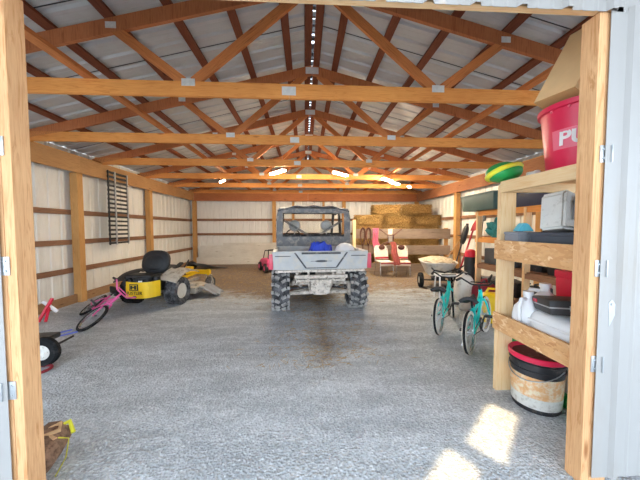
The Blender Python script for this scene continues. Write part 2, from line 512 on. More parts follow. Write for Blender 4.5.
# front wall, seen from outside
def oy(t, d, e): return V((t, 1.30 - d, e))
OX0, OX1, OZ = -1.435, 1.36, 2.428
struct(ribbed('wall_front', 'outer_panel', rib_profile(1.382, 2.2, .2286, .016), oy, lambda t: (.05, OZ + .02)))
struct(ribbed('wall_front', 'outer_panel', rib_profile(-2.2, -1.492, .2286, .016), oy, lambda t: (.05, OZ + .02)))  # wall stops past these strips: unseen open bays added to let daylight in
struct(ribbed('wall_front', 'outer_panel', rib_profile(-W, W, .2286, .022), oy, lambda t: (OZ - .003, roofz(t) - .005)))
mb = MB(); mb.beam((-W, 1.326, OZ + .034), (W, 1.326, OZ + .034), .04, .05); struct(mb.build('trim_3', 'frame_wood'))
mb = MB(); mb.beam((-W, 1.372, OZ + .17), (W, 1.372, OZ + .17), .038, .2); struct(mb.build('trim_4', 'header_wood'))
# screws on siding
mb = MB()
for x in (1.50,):
    for z in (.55, 1.0, 1.62, 2.1): mb.cyl((x, 1.302, z), (x, 1.291, z), .006, n=8)
for i in range(18):
    mb.cyl((-1.85 + i * .2286, 1.302, OZ + .055), (-1.85 + i * .2286, 1.291, OZ + .055), .006, n=8)
struct(mb.build('trim_5', 'dark'))

# door posts, three plies each, with steel brackets
def door_post(x, label, zs, side, n=3):
    t = thing('door_post', label, 'post', (x, 1.355, 0))
    w = .046
    for i in range(3):
        mb = MB(); mb.box(((i - 1) * w, 0, 1.217), (w - .0015, .09, 2.434), bev=.003)
        mb.build('lumber_ply', 'post_wood', t, False)
    for z in zs:
        mb = MB(); s_ = side
        mb.box((s_ * -.016, -.048, z), (.052, .005, .085), bev=.001); mb.box((s_ * .008, -.056, z), (.005, .018, .085), bev=.001)
        for dz in (-.022, .022): mb.cyl((s_ * -.025, -.049, z + dz), (s_ * -.025, -.055, z + dz), .005, n=8)
        mb.build('steel_bracket', 'steel', t)
    return t
door_post(-1.504, 'thick three-ply pine door post at the left of the opening', (.62, 1.2, 1.74), -1)
door_post(1.404, 'thick three-ply pine door post at the right of the opening', (.66, 1.16, 1.74), 1)
mb = MB()
mb.prism([(1.432, 1.300, .98), (1.45, 1.300, 1.0), (1.48, 1.300, .965), (1.475, 1.300, .93), (1.44, 1.300, .86)], (0, -.004, 0))
mb.cyl((1.45, 1.292, .975), (1.45, 1.30, .975), .006, n=8)
tag(mb.build('bent_bracket', 'steel'), 'bent loose steel strip hanging on siding beside right door post', 'bracket')

# awning added out of view; two gaps cut to cast the floor's sun patches
SUN = Vector((-.293, -.258, .9205))
def up_to(p, z): return (p[0] + SUN.x * z / SUN.z, p[1] + SUN.y * z / SUN.z, z)
ZA = 2.78
holes = [[up_to(p, ZA) for p in q] for q in ([(1.31, 2.0), (1.42, 1.84), (1.02, 1.45), (.90, 1.62)], [(.76, 1.585), (.86, 1.43), (.55, 1.13), (.44, 1.30)])]
bm = bmesh.new(); edges = []
def loop_edges(pts):
    vs = [bm.verts.new(p) for p in pts]
    return [bm.edges.new((vs[i], vs[(i + 1) % len(vs)])) for i in range(len(vs))]
edges += loop_edges([(-6, -2.6, ZA), (6, -2.6, ZA), (6, 1.27, ZA), (-6, 1.27, ZA)])
for hq in holes: edges += loop_edges(hq)
r_ = bmesh.ops.triangle_fill(bm, edges=edges, use_beauty=True)
fs = [g for g in r_['geom'] if isinstance(g, bmesh.types.BMFace)]
ex = bmesh.ops.extrude_face_region(bm, geom=fs)
bmesh.ops.translate(bm, vec=(0, 0, .02), verts=[g for g in ex['geom'] if isinstance(g, bmesh.types.BMVert)])
me = bpy.data.meshes.new('trim_6'); bmesh.ops.recalc_face_normals(bm, faces=bm.faces[:]); bm.to_mesh(me); bm.free()
me.materials.append(M['roof_panel']); o = bpy.data.objects.new('trim_6', me); COL.objects.link(o); struct(o)

# headers on side and back walls
def header(n, p0, p1, m='header_wood', w=.04, h=.29):
    mb = MB(); mb.beam(p0, p1, w, h); return struct(mb.build('trim_%d' % n, m, None, False))
HZ = 2.39 + .145
for sg, m in ((-1, 'header_wood'), (1, 'header_red')):
    header(7, (sg * 4.27, YF, HZ), (sg * 4.27, 5.3, HZ), m); header(7, (sg * 4.27, 5.304, HZ), (sg * 4.27, 10.44, HZ), m)
    header(8, (sg * 4.33, YF, 2.69), (sg * 4.33, 10.44, 2.69), 'wallpost_wood', .14, .02)
header(9, (-4.25, 10.47, HZ), (0, 10.47, HZ), 'truss_wood'); header(9, (0.004, 10.47, HZ), (4.25, 10.47, HZ), 'truss_wood')
# girts
k = 10
for z in (1.668, 1.12, .60):
    for sg in (-1, 1):
        mb = MB(); mb.beam((sg * 4.425, YF + .1, z), (sg * 4.425, 10.6, z), .04, .09); struct(mb.build('trim_%d' % k, 'girt_wood', None, False)); k += 1
    if z > .7:
        mb = MB(); mb.beam((-4.4, 10.62, z + .02), (4.4, 10.62, z + .02), .04, .09); struct(mb.build('trim_%d' % k, 'girt_wood', None, False)); k += 1
for sg, nm in ((-1, 'left'), (1, 'right')):
    mb = MB(); mb.beam((sg * 4.36, YF + .1, .07), (sg * 4.36, 10.6, .07), .045, .17); struct(mb.build('baseboard_' + nm, 'skirt_wood', None, False))
for i, (z0, z1, x0) in enumerate(((0, .27, -4.2), (.272, .53, -4.1), (.532, .72, -4.05), (.722, .82, -3.2))):
    mb = MB(); mb.beam((x0, 10.455 - .012 * i, (z0 + z1) / 2), (4.2, 10.455 - .012 * i, (z0 + z1) / 2), .04, z1 - z0, bev=.004)
    struct(mb.build('baseboard_back' if i == 0 else 'trim_%d' % (30 + i), 'white_wood', None, False))

# wall posts
def wall_post(x, y, label, w=.13, h=2.39):
    mb = MB(); mb.beam((0, 0, 0), (0, 0, h), w, w, bev=.004)
    o = mb.build('wall_post', 'wallpost_wood', None, False); o.location = (x, y, 0)
    return tag(o, label, 'post', 'wall posts')
wall_post(-4.33, 5.3, 'brown wood post on left wall behind the pink bicycle')
wall_post(-4.33, 7.63, 'brown wood post on left wall past the hanging black ramp')
wall_post(-4.27, 10.53, 'corner post where left wall meets back wall')
wall_post(4.33, 7.77, 'brown wood post on right wall at end of hay fence')
wall_post(4.33, 4.9, 'brown wood post on right wall behind the rear shelving')
wall_post(4.27, 10.53, 'corner post behind the stacked bales')
wall_post(-1.30, 10.54, 'back wall post just left of the utility vehicle')
wall_post(1.39, 10.54, 'back wall post between utility vehicle and hay')
for x, s in ((-.57, 'left'), (.60, 'right')):
    mb = MB(); mb.beam((0, 0, 1.65), (0, 0, 2.39), .09, .04); o = mb.build('wall_stud', 'wallpost_wood', None, False); o.location = (x, 10.58, 0)
    tag(o, 'short thin stud under back header, %s one above the vehicle roof' % s, 'stud')

# purlins
names = ['just beside the ridge gap', 'first below the ridge', 'second below the ridge', 'third below the ridge', 'fourth below the ridge', 'fifth below the ridge', 'sixth below the ridge, near the eave', 'lowest at the eave']
for sg, sd in ((-1, 'left'), (1, 'right')):
    for i, x in enumerate((.067, .35, .90, 1.45, 2.0, 2.54, 3.15, 3.75)):
        z = roofz(x) - .024
        mb = MB(); mb.beam((0, YF, 0), (0, YB, 0), .092, .040, up=V((sg * .25, 0, 1)).normalized())
        o = mb.build('roof_purlin', 'purlin_wood', None, False); o.location = (sg * x, 0, z)
        tag(o, 'red-brown roof purlin on the %s slope, %s' % (sd, names[i]), 'purlin', 'roof purlins')

# trusses
XN = 1.263; TB = ZC - .07
def make_truss():
    t = thing('roof_truss', '', 'truss', (0, Y1, 0), 0, 'roof trusses')
    def zc(x): return 3.823 - .25 * abs(x)
    mb = MB(); mb.beam((-4.4, 0, ZC), (-.276, 0, ZC), .038, .14); mb.build('bottom_chord', 'chord_wood', t, False)
    mb = MB(); mb.beam((-.272, 0, ZC), (4.4, 0, ZC), .038, .14); mb.build('bottom_chord', 'chord_wood', t, False)
    for sg in (-1, 1):
        mb = MB(); pts = [(0, 0, zc(0) + .072), (0, 0, zc(0) - .072), (sg * 3.86, 0, TB + .14), (sg * 4.55, 0, TB + .14 - .14), (sg * 4.55, 0, zc(4.55) + .072)]
        pts = [(sg * .003, 0, zc(0) + .072), (sg * .003, 0, zc(0) - .072), (sg * 3.7, 0, zc(3.7) - .072), (sg * 4.5, 0, zc(4.5) - .03), (sg * 4.5, 0, zc(4.5) + .072)]
        mb.prism([(a, b - .019, c) for a, b, c in pts], (0, .038, 0)); mb.build('top_chord', 'truss_wood', t, False)
        for xa, za, xb, zb in ((sg * (XN - .05), ZC + .07, sg * .10, zc(.1) - .05), (sg * (XN + .05), ZC + .07, sg * 1.95, zc(1.95) - .04)):
            mb = MB(); mb.beam((xa, 0, za), (xb, 0, zb), .036, .09, up=(0, 1, 0)) if False else mb.beam((xa, 0, za), (xb, 0, zb), .036, .09)
            mb.build('web_brace', 'web_wood', t, False)
        for x, z, w, h in ((sg * XN, ZC + .06, .13, .07), (sg * 1.98, zc(1.98), .1, .06)):
            mb = MB(); mb.box((x, -.0205, z), (w, .003, h))
            for a in range(6): mb.box((x - w / 2 + (a + .5) * w / 6, -.0225, z), (w / 14, .003, h * .9))
            mb.build('gusset_plate', 'plate', t, False)
    mb = MB(); mb.box((-.276, -.0205, ZC), (.14, .003, .085)); mb.build('gusset_plate', 'plate', t, False)
    mb = MB(); mb.box((0, -.0205, zc(0) - .01), (.2, .003, .1)); mb.build('gusset_plate', 'plate', t, False)
    return t
tr = make_truss()
tl = ['roof truss nearest the doorway, its bottom chord the highest and widest in view', 'second roof truss from the doorway', 'third roof truss from the doorway, in front of the lit lamps', 'fourth roof truss from the doorway', 'fifth roof truss, second nearest the back wall', 'farthest roof truss, resting over the back wall header']
tr['label'] = tl[0]
for i in range(1, 6): dup(tr, (0, Y1 + SP * i, 0), 0, tl[i])

for sg, sd in ((-1, 'left'), (1, 'right')):
    mb = MB(); mb.beam((0, YF + .1, 0), (0, YB - .05, 0), .09, .038); o = mb.build('ceiling_brace', 'web_wood', None, False); o.location = (sg * 2.2, 0, ZC + .09)
    tag(o, 'long wooden brace running front to back on top of the truss chords, %s side' % sd, 'brace')
# shop lights
def make_light():
    t = thing('shop_light', '', 'lamp', (0, 0, 0), 0, 'shop lights under the roof')
    mb = MB(); mb.box((0, 0, .03), (.11, .56, .03), bev=.006, taper=(.6, 1)); mb.build('lamp_housing', 'white', t)
    for sx in (-.028, .028):
        mb = MB(); mb.cyl((sx, -.27, 0), (sx, .27, 0), .016, n=12); mb.build('lamp_tube', 'lamp', t)
    for y in (-.2, .2):
        mb = MB(); mb.cyl((0, y, .045), (0, y, .42), .003, n=6); mb.build('hanging_wire', 'steel', t)
    return t
L0 = make_light()
spots = [(-.74, 6.28, 38, 'bright shop light left of the ridge, above the vehicle'), (.72, 6.42, -40, 'bright shop light right of the ridge, above the vehicle'),
         (2.06, 7.15, -42, 'bright shop light above the lawn chairs, left one of a close pair'), (2.42, 7.66, -42, 'bright shop light right one of a close pair'),
         (3.1, 8.3, -30, 'small bright shop light above the hay, farthest right'), (-2.35, 7.55, 35, 'shop light near left wall, beyond the third truss'),
         ]
for i, (x, y, a, lb) in enumerate(spots):
    o = L0 if i == 0 else dup(L0)
    o.scale = (.7, .5, .8) if i in (4, 5) else (1, 1, 1)
    o.location = (x, y, 2.63); o.rotation_euler = (0, 0, R(a)); o['label'] = lb

# ------------------------------------------------------------------ wheels
def knobby(R_, w, hub, nl=18, lug=.022, mw=None):
    """tyre around the local x axis"""
    mb = MB(); r0 = R_ - lug; h = w / 2
    prof = [(hub, -h * .72), (hub + .02, -h * .86), ((hub + r0) / 2, -h), (r0 - .03, -h * .96), (r0, -h * .72), (r0 + .004, 0), (r0, h * .72), (r0 - .03, h * .96), ((hub + r0) / 2, h), (hub + .02, h * .86), (hub, h * .72), (hub - .012, 0)]
    mb.lathe(prof, axis='x', n=36, loop=True)
    return mb
def lugs(R_, w, nl=16, lug=.03):
    mb = MB(); r0 = R_ - lug; h = w / 2
    for i in range(nl):
        for s_ in (-1, 1):
            a = 2 * math.pi * (i + (.5 if s_ > 0 else 0)) / nl
            Rx = Matrix.Rotation(a, 3, 'X'); m = Rx @ Matrix.Rotation(s_ * .5, 3, 'Z'); d = Rx @ V((0, 0, 1))
            mb.box(V((s_ * h * .36, 0, 0)) + d * (r0 + lug * .3), (h * .56, R_ * .15, lug * 1.5), m, taper=(.9, .7))
            mb.box(V((s_ * h * .86, 0, 0)) + Rx @ V((0, R_ * .06, 0)) + d * (r0 - lug * .2), (h * .28, R_ * .13, lug * 2.2), Rx)
    return mb
def rim_mb(r, w, spokes=6):
    mb = MB(); h = w / 2
    mb.lathe([(r, -h), (r - .012, -h), (r - .02, -h * .5), (r - .02, h * .5), (r - .012, h), (r, h)], axis='x', n=28, loop=True)
    mb.lathe([(.02, -h * .45), (r * .4, -h * .5), (r * .42, -h * .2), (.02, h * .1)], axis='x', n=20)
    for i in range(spokes):
        a = 2 * math.pi * i / spokes; d = Matrix.Rotation(a, 3, 'X') @ V((0, 0, 1))
        mb.box(d * (r * .65), (h * .5, r * .3, r * .66), Matrix.Rotation(a, 3, 'X'))
    return mb

# ------------------------------------------------------------------ utility vehicle
t = thing('utility_vehicle', 'dusty silver side-by-side utility vehicle seen from behind, parked in mid barn', 'vehicle', (.11, 4.60, 0), 4)
for x, y in ((-.64, 0), (.635, 0), (-.64, 2.12), (.635, 2.12)):
    w_ = knobby(.345, .28, .19, 18).build('tire', 'tire_dusty', t, loc=(x, y, .345))
    lugs(.35, .29).build('tread_lugs', 'tire_lug', w_)
    rim_mb(.188, .2).build('rim', 'utv_grey', w_)
# cargo bed
mb = MB()
mb.box((0, .2, .745), (1.44, 1.0, .04))
for s_ in (-1, 1):
    mb.box((s_ * .725, .2, .85), (.05, 1.04, .27), bev=.01); mb.box((s_ * .72, .2, .99), (.085, 1.06, .035), bev=.01)
    for k in range(4): mb.box((s_ * .752, -.12 + k * .22, .85), (.02, .1, .22), bev=.005)
mb.box((0, .70, .87), (1.46, .05, .3), bev=.01)
for k in range(9): mb.box((-.6 + k * .15, .2, .77), (.05, .96, .015))
mb.build('cargo_bed', 'utv_silver', t)
# tailgate
tg = MB()
tg.prism([(-.74, -.33, .715), (.74, -.33, .715), (.765, -.33, .99), (.70, -.33, 1.005), (-.70, -.33, 1.005), (-.765, -.33, .99)], (0, .045, 0), .008)
for s_ in (-1, 1):
    tg.prism([(s_ * .70, -.342, .745), (s_ * .27, -.342, .745), (s_ * .36, -.342, .84), (s_ * .47, -.342, .965), (s_ * .72, -.342, .965)], (0, .02, 0), .004)
    tg.prism([(s_ * .66, -.352, .80), (s_ * .36, -.352, .80), (s_ * .44, -.352, .90), (s_ * .68, -.352, .90)], (0, .02, 0), .004)
tg.prism([(-.15, -.35, .765), (.15, -.35, .765), (.24, -.35, .85), (.24, -.35, .92), (-.24, -.35, .92), (-.24, -.35, .85)], (0, .02, 0), .006)
tgo = tg.build('tailgate', 'utv_silver', t)
mb = MB()
for s_ in (-1, 1):
    mb.prism([(s_ * .43, -.336, .985), (s_ * .40, -.336, .985), (s_ * .235, -.336, .755), (s_ * .255, -.336, .74)], (0, -.004, 0))
    mb.box((s_ * .60, -.345, .932), (.24, .006, .012))
mb.box((0, -.334, .742), (.5, .006, .014)); mb.box((0, -.345, .975), (.62, .03, .03), bev=.006)
mb.build('tailgate_seam', 'utv_dark', tgo)
mb = MB(); mb.ell((0, -.353, .85), (.1, .004, .018), 16, 6); mb.box((0, -.353, .85), (.34, .004, .006)); mb.build('badge', 'charcoal', tgo)
for s_ in (-1, 1):
    mb = MB(); mb.box((s_ * .785, -.31, .845), (.07, .05, .24), bev=.012, taper=(.8, 1)); mb.build('tail_light', 'tail_red', t)
# rear bumper / frame
mb = MB(); mb.box((0, -.30, .69), (1.42, .05, .035), bev=.008); mb.build('bed_sill', 'dusty_frame', t)
mb = MB()
mb.tube([(-.42, -.33, .60), (.42, -.33, .60)], .032); mb.tube([(-.38, -.28, .53), (.38, -.28, .53)], .018)
for x in (-.38, -.2, .2, .38): mb.tube([(x, -.28, .68), (x, -.28, .5)], .018)
for s_ in (-1, 1):
    mb.tube([(s_ * .38, -.28, .66), (s_ * .34, -.05, .42), (s_ * .22, .1, .32)], .022)
    mb.tube([(s_ * .2, -.28, .53), (s_ * .16, -.15, .34)], .02)
mb.build('rear_frame', 'dusty_frame', t)
mb = MB(); mb.prism([(-.17, -.31, .52), (.17, -.31, .52), (.15, -.27, .33), (.09, -.25, .29), (-.09, -.25, .29), (-.15, -.27, .33)], (0, .02, 0), .004)
for x in (-.08, .08): mb.cyl((x, -.305, .46), (x, -.325, .455), .018, n=12)
mb.build('hitch_plate', 'dusty_frame', t)
mb = MB(); mb.ell((0, .02, .38), (.13, .16, .12), 16, 10); mb.box((0, -.05, .36), (.1, .25, .12), bev=.02); mb.build('differential', 'utv_grey', t)
for s_ in (-1, 1):
    mb = MB(); c = V((s_ * .52, 0, .345))
    mb.tube([(s_ * .13, -.14, .31), c + V((0, -.03, -.07))], .03); mb.tube([(s_ * .13, .14, .31), c + V((0, .03, -.07))], .022)
    mb.tube([(s_ * .16, -.12, .46), c + V((0, -.03, .09))], .026); mb.tube([(s_ * .16, .12, .46), c + V((0, .03, .09))], .02)
    mb.box(c, (.05, .13, .24), bev=.01); mb.build('suspension_arm', 'dusty_frame', t)
    mb = MB(); mb.tube([(s_ * .12, 0, .38), (s_ * .55, 0, .345)], .02, 10)
    mb.build('axle_shaft', 'utv_dark', t)
    mb = MB(); a, b = V((s_ * .45, -.08, .42)), V((s_ * .30, -.05, .72)); mb.cyl(a, b, .02, n=10)
    pts = [a.lerp(b, .2 + .7 * i / 60) + V((.04 * math.cos(i * .75), .04 * math.sin(i * .75), 0)) for i in range(61)]
    mb.tube(pts, .007, 6); mb.build('shock_absorber', 'dusty_frame', t)
mb = MB(); mb.tube([(.30, -.02, .62), (.30, -.26, .62)], .055, 14); mb.tube([(-.05, .05, .62), (.3, .02, .62)], .05, 14); mb.build('muffler', 'dusty_frame', t)
mb = MB(); mb.box((0, 1.35, .38), (1.1, 2.1, .1), bev=.02); mb.box((0, 1.3, .62), (.9, .9, .36), bev=.03); mb.build('chassis', 'utv_dark', t)
# cab
mb = MB()
for s_ in (-1, 1):
    mb.tube([(s_ * .70, .80, .92), (s_ * .71, .82, 1.25), (s_ * .665, .88, 1.70), (s_ * .64, 1.0, 1.755), (s_ * .62, 2.1, 1.74), (s_ * .66, 2.6, 1.2), (s_ * .66, 2.65, .9)], .033, 10)
    mb.tube([(s_ * .68, 1.65, .5), (s_ * .70, 1.6, 1.1), (s_ * .64, 1.5, 1.74)], .028, 10)
mb.tube([(-.64, 1.0, 1.75), (.64, 1.0, 1.75)], .028); mb.tube([(-.62, 2.1, 1.74), (.62, 2.1, 1.74)], .028)
mb.tube([(-.70, .82, 1.22), (.70, .82, 1.22)], .026)
mb.build('roll_cage', 'utv_dark', t)
mb = MB()
def roof_pt(u, v):
    x = (u - .5) * 1.42; y = .76 + v * 1.5
    return (x, y, 1.83 - .10 * abs(2 * u - 1) ** 4 - .03 * abs(2 * v - 1) ** 4 + .012 * math.cos(u * 25))
mb.surf(roof_pt, 22, 8, .03); mb.build('roof', 'utv_dark', t)
mb = MB()   # rear frame band of the enclosure
def band(x0, z0, x1, z1, y0=.79): mb.box(((x0 + x1) / 2, y0, (z0 + z1) / 2), (abs(x1 - x0), .035, z1 - z0), bev=.008)
band(-.66, 1.66, .66, 1.755); band(-.715, 1.0, .715, 1.20)
for s_ in (-1, 1): mb.prism([(s_ * .735, .775, 1.0), (s_ * .62, .775, 1.0), (s_ * .60, .775, 1.755), (s_ * .685, .775, 1.755), (s_ * .73, .775, 1.6)], (0, .035, 0), .006)
mb.build('rear_panel', 'utv_grey', t)
mb = MB(); mb.box((0, .79, 1.43), (1.2, .006, .46)); mb.build('rear_window', 'glass', t)
mb = MB(); mb.box((0, 2.38, 1.43), (1.2, .008, .62), (-38, 0, 0)) if False else mb.prism([(-.60, 2.15, 1.70), (.60, 2.15, 1.70), (.63, 2.6, 1.15), (-.63, 2.6, 1.15)], (0, .006, .005)); mb.build('windshield', 'glass', t)
for x in (-.42, .0, .42):
    mb = MB(); mb.box((x, 1.45, .82), (.38, .5, .12), bev=.03); so_ = mb.build('seat', 'seatblack', t)
    mb = MB(); mb.box((x, 1.18, 1.05), (.36, .12, .42), (-8, 0, 0), bev=.04); mb.build('backrest', 'seatblack', so_)
for x in (-.37, .30):
    mb = MB(); mb.ell((x, 1.12, 1.42), (.125, .05, .115), 18, 10); mb.tube([(x, 1.13, 1.2), (x, 1.13, 1.36)], .012); mb.build('headrest', 'utv_silver', t)
for s_, x in ((-1, -.52), (1, .55)):
    mb = MB(); mb.beam((x + s_ * .06, 1.0, 1.52), (x - s_ * .5, 1.02, 1.18), .006, .045); mb.build('seat_belt', 'utv_grey', t)
mb = MB(); mb.tube([(-.38 + .17 * math.cos(a), 2.0 + .05 * math.sin(a), 1.18 + .16 * math.sin(a)) for a in [i * math.pi / 12 for i in range(24)]], .014, 8, loop=True)
mb.tube([(-.38, 2.0, 1.18), (-.38, 2.3, 1.05)], .02); mb.box((-.38, 2.0, 1.18), (.3, .02, .03)); mb.build('steering_wheel', 'black', t)
mb = MB(); mb.box((0, 2.4, 1.02), (1.3, .3, .22), bev=.04); mb.build('dashboard', 'utv_dark', t)
mb = MB(); mb.surf(lambda u, v: ((u - .5) * 1.36, 2.5 + v * .62, 1.14 - .22 * v ** 2 - .1 * abs(2 * u - 1) ** 3), 14, 8, .03); mb.box((0, 2.95, .72), (1.2, .3, .34), bev=.05); mb.build('hood', 'utv_silver', t)
for s_ in (-1, 1):
    for yc in (0, 2.12):
        mb = MB()
        mb.surf(lambda u, v: (s_ * (.52 + v * .29), yc + .47 * math.cos(math.pi * (.08 + .84 * u)), .36 + .40 * math.sin(math.pi * (.08 + .84 * u))) if yc else (s_ * (.60 + v * .18), yc + .40 * math.cos(math.pi * (.25 + .35 * u)), .33 + .42 * math.sin(math.pi * (.25 + .35 * u))), 12, 3, .012)
        mb.build('fender', 'utv_grey', t)
# load in the bed
mb = MB()
def blue_pt(u, v):
    a = 2 * math.pi * u; q = random.Random(int(u * 97) * 31 + int(v * 13)).uniform(.8, 1.15)
    return (math.cos(a) * .20 * v * q, math.sin(a) * .13 * v * q, .085 * (1 - v ** 5) * q + .010 * math.sin(a * 5) * v + .02)
mb.surf(blue_pt, 26, 5, .012)
mb.tube([(-.2, -.02, .03), (-.05, -.06, .09), (.12, .02, .06), (.24, -.04, .02)], .025, 6)
o = mb.build('blue_bag', 'blue', None, loc=(.13, 4.72, .80)); o.scale = (1.15, 1.2, 2.7); tag(o, 'crumpled blue bag lying in the vehicle cargo bed', 'bag')
mb = MB(); mb.lathe([(.17, 0), (.175, .06), (.165, .13), (.13, .19), (.07, .225), (.01, .235)], n=24); mb.lathe([(.185, 0), (.19, .012), (.175, .03), (.165, .02)], n=24, loop=True)
o = mb.build('white_hard_hat', 'white', None, loc=(.56, 4.62, .80)); tag(o, 'rounded white dome standing in the vehicle cargo bed right of the blue bag', 'dome')
o.name = 'plastic_dome'; o.scale = (1.1, 1.1, 1.35)

# ------------------------------------------------------------------ zero-turn mower
t = thing('riding_mower', 'yellow and black zero-turn riding mower by the left wall', 'mower', (-2.86, 5.13, 0), -9)
def turf(R_, w, hub):
    mb = MB(); h = w / 2
    mb.lathe([(hub, -h * .7), ((hub + R_) / 2, -h * .98), (R_ - .04, -h), (R_ - .008, -h * .8), (R_ - .006, h * .8), (R_ - .04, h), ((hub + R_) / 2, h * .98), (hub, h * .7), (hub - .01, 0)], axis='x', n=36, loop=True)
    nb = 30
    for i in range(nb):
        for j in range(5):
            a = 2 * math.pi * (i + .5 * (j % 2)) / nb; d = Matrix.Rotation(a, 3, 'X') @ V((0, 0, 1))
            mb.box(V(((j - 2) * w * .17, 0, 0)) + d * (R_ - .006), (w * .13, R_ * .12, .014), Matrix.Rotation(a, 3, 'X'))
    return mb
for x in (-.40, .44):
    w_ = turf(.245, .24, .135).build('tire', 'tire' if x < 0 else 'tire_dusty', t, loc=(x, -.04, .245))
    mb = rim_mb(.134, .18, 5); mb.lathe([(.02, .07), (.10, .085), (.125, .075), (.125, .05), (.02, .05)], axis='x', n=20); mb.build('rim', 'rim_white', w_)
mb = MB(); mb.beam((-.2, -.4, .27), (-.2, 1.1, .27), .05, .07); mb.beam((.2, -.4, .27), (.2, 1.1, .27), .05, .07)
mb.box((0, 0, .28), (.6, .12, .1), bev=.01); mb.build('frame', 'grey_dusty', t)
mb = MB()  # yellow rear bumper wraps round the engine
def bump_pt(u, v):
    x = (u - .5) * .56; return (x + .07, -.56 + .5 * abs(2 * u - 1) ** 5 * .3 + .03 * (2 * u - 1) ** 2, .225 + v * .265 + .012 * (2 * u - 1) ** 2)
mb.surf(bump_pt, 20, 4, -.02)
bo = mb.build('rear_bumper', 'yellow', t, False)
mb = MB(); mb.box((.05, -.590, .41), (.15, .008, .105), bev=.0); mb.build('logo_plate', 'black', bo)
mb = MB(); mb.box((.05, -.595, .41), (.122, .006, .077)); mb.build('logo_ground', 'yellow', bo)
mb = MB()
for s_ in (-1, 1): mb.prism([(.05 + s_ * .052, -.598, .442), (.05 + s_ * .014, -.598, .442), (.05 + s_ * .020, -.598, .378), (.05 + s_ * .052, -.598, .378)], (0, -.004, 0))
mb.box((.05, -.600, .41), (.05, .004, .02)); mb.build('logo_letter', 'black', bo)
text('HUSTLER', .072, 'lettering', 'black', bo, (.05, -.592, .315), (90, 0, 0), .002)
# engine
mb = MB(); mb.box((.05, -.33, .40), (.50, .38, .22), bev=.03); mb.lathe([(.19, 0), (.19, .06), (.15, .10), (.06, .11), (.01, .11)], (.05, -.33, .49), n=24)
for k in range(5): mb.box((-.16 + k * .1, -.52, .47), (.06, .05, .11), bev=.01)
mb.cyl((-.22, -.38, .38), (-.22, -.38, .56), .06, n=14); mb.cyl((.3, -.38, .38), (.3, -.38, .56), .055, n=14)
mb.box((.05, -.36, .57), (.46, .28, .045), bev=.015)
mb.build('engine', 'black', t)
mb = MB(); mb.box((.13, -.54, .50), (.07, .012, .025)); mb.build('engine_label', 'white', t)
# seat
mb = MB(); mb.ell((.03, .18, .60), (.25, .25, .07), 22, 10, e=.6); mb.build('seat', 'seatblack', t)
mb = MB(); mb.ell((.05, -.05, .76), (.265, .075, .215), 24, 14, (-14, 0, 0), .75); mb.ell((.05, -.10, .755), (.19, .05, .14), 20, 10, (-14, 0, 0), .8); mb.build('backrest', 'seatblack', t)
for s_ in (-1, 1):
    mb = MB(); mb.surf(lambda u, v: (s_ * (.27 + v * .32), -.30 + u * .72, .56 + .07 * math.sin(math.pi * u) - .08 * (1 - u) ** 3 - .05 * v ** 2), 12, 6, .02); mb.build('fender', 'grey_dusty' if s_ > 0 else 'black', t)
    mb = MB(); mb.tube([(s_ * .30, .42, .45), (s_ * .30, .40, .60), (s_ * .30, .50, .68), (s_ * .26, .62, .72)], .014); mb.build('steering_lever', 'dark', t)
mb = MB(); mb.box((.33, .15, .66), (.08, .26, .04), (20, 0, 0), bev=.012); mb.build('armrest', 'seatblack', t)
# front frame
mb = MB(); mb.beam((-.46, 1.10, .40), (.46, 1.10, .40), .09, .09); mb.beam((-.15, .5, .36), (-.15, 1.1, .40), .07, .06); mb.beam((.15, .5, .36), (.15, 1.1, .40), .07, .06)
mb.box((.0, .78, .44), (.36, .34, .05), bev=.01); mb.box((.12, .86, .50), (.14, .12, .1), bev=.02)
for s_ in (-1, 1): mb.cyl((s_ * .42, 1.10, .33), (s_ * .42, 1.10, .46), .035, n=12)
mb.build('front_frame', 'yellow', t)
for s_ in (-1, 1):
    cc = V((s_ * .42, 1.17, .14)); mb = MB(); mb.lathe([(.07, -.05), (.125, -.06), (.14, -.045), (.143, 0), (.14, .045), (.125, .06), (.07, .05)], cc, 'x', 24, loop=True); w_ = mb.build('caster_tire', 'tire_dusty', t)
    mb = MB(); mb.lathe([(.02, -.045), (.068, -.045), (.068, .045), (.02, .045)], cc, 'x', 16, loop=True); mb.build('caster_rim', 'rim_white', w_)
    mb = MB(); 
    for q in (-1, 1): mb.beam(cc + V((q * .075, 0, 0)), cc + V((q * .06, -.06, .19)), .012, .045)
    mb.box(cc + V((0, -.06, .19)), (.14, .06, .02)); mb.build('caster_fork', 'grey_dusty', t)
mb = MB()
mb.prism([(-.58, .30, .10), (.58, .30, .10), (.60, .78, .10), (.35, .98, .10), (-.35, .98, .10), (-.60, .78, .10)], (0, 0, .11), .02)
for x in (-.33, 0, .33): mb.lathe([(.14, .2), (.13, .25), (.05, .26), (.01, .26)], (x, .62, 0), n=18)
mb.build('mower_deck', 'grey_dusty', t)
mb = MB(); mb.surf(lambda u, v: (.58 + v * .36, .40 + u * .46 - .1 * v * u, .20 - .14 * v ** 1.3 + .02 * math.sin(u * 12)), 10, 8, .012); mb.build('discharge_chute', 'grey_tote', t)

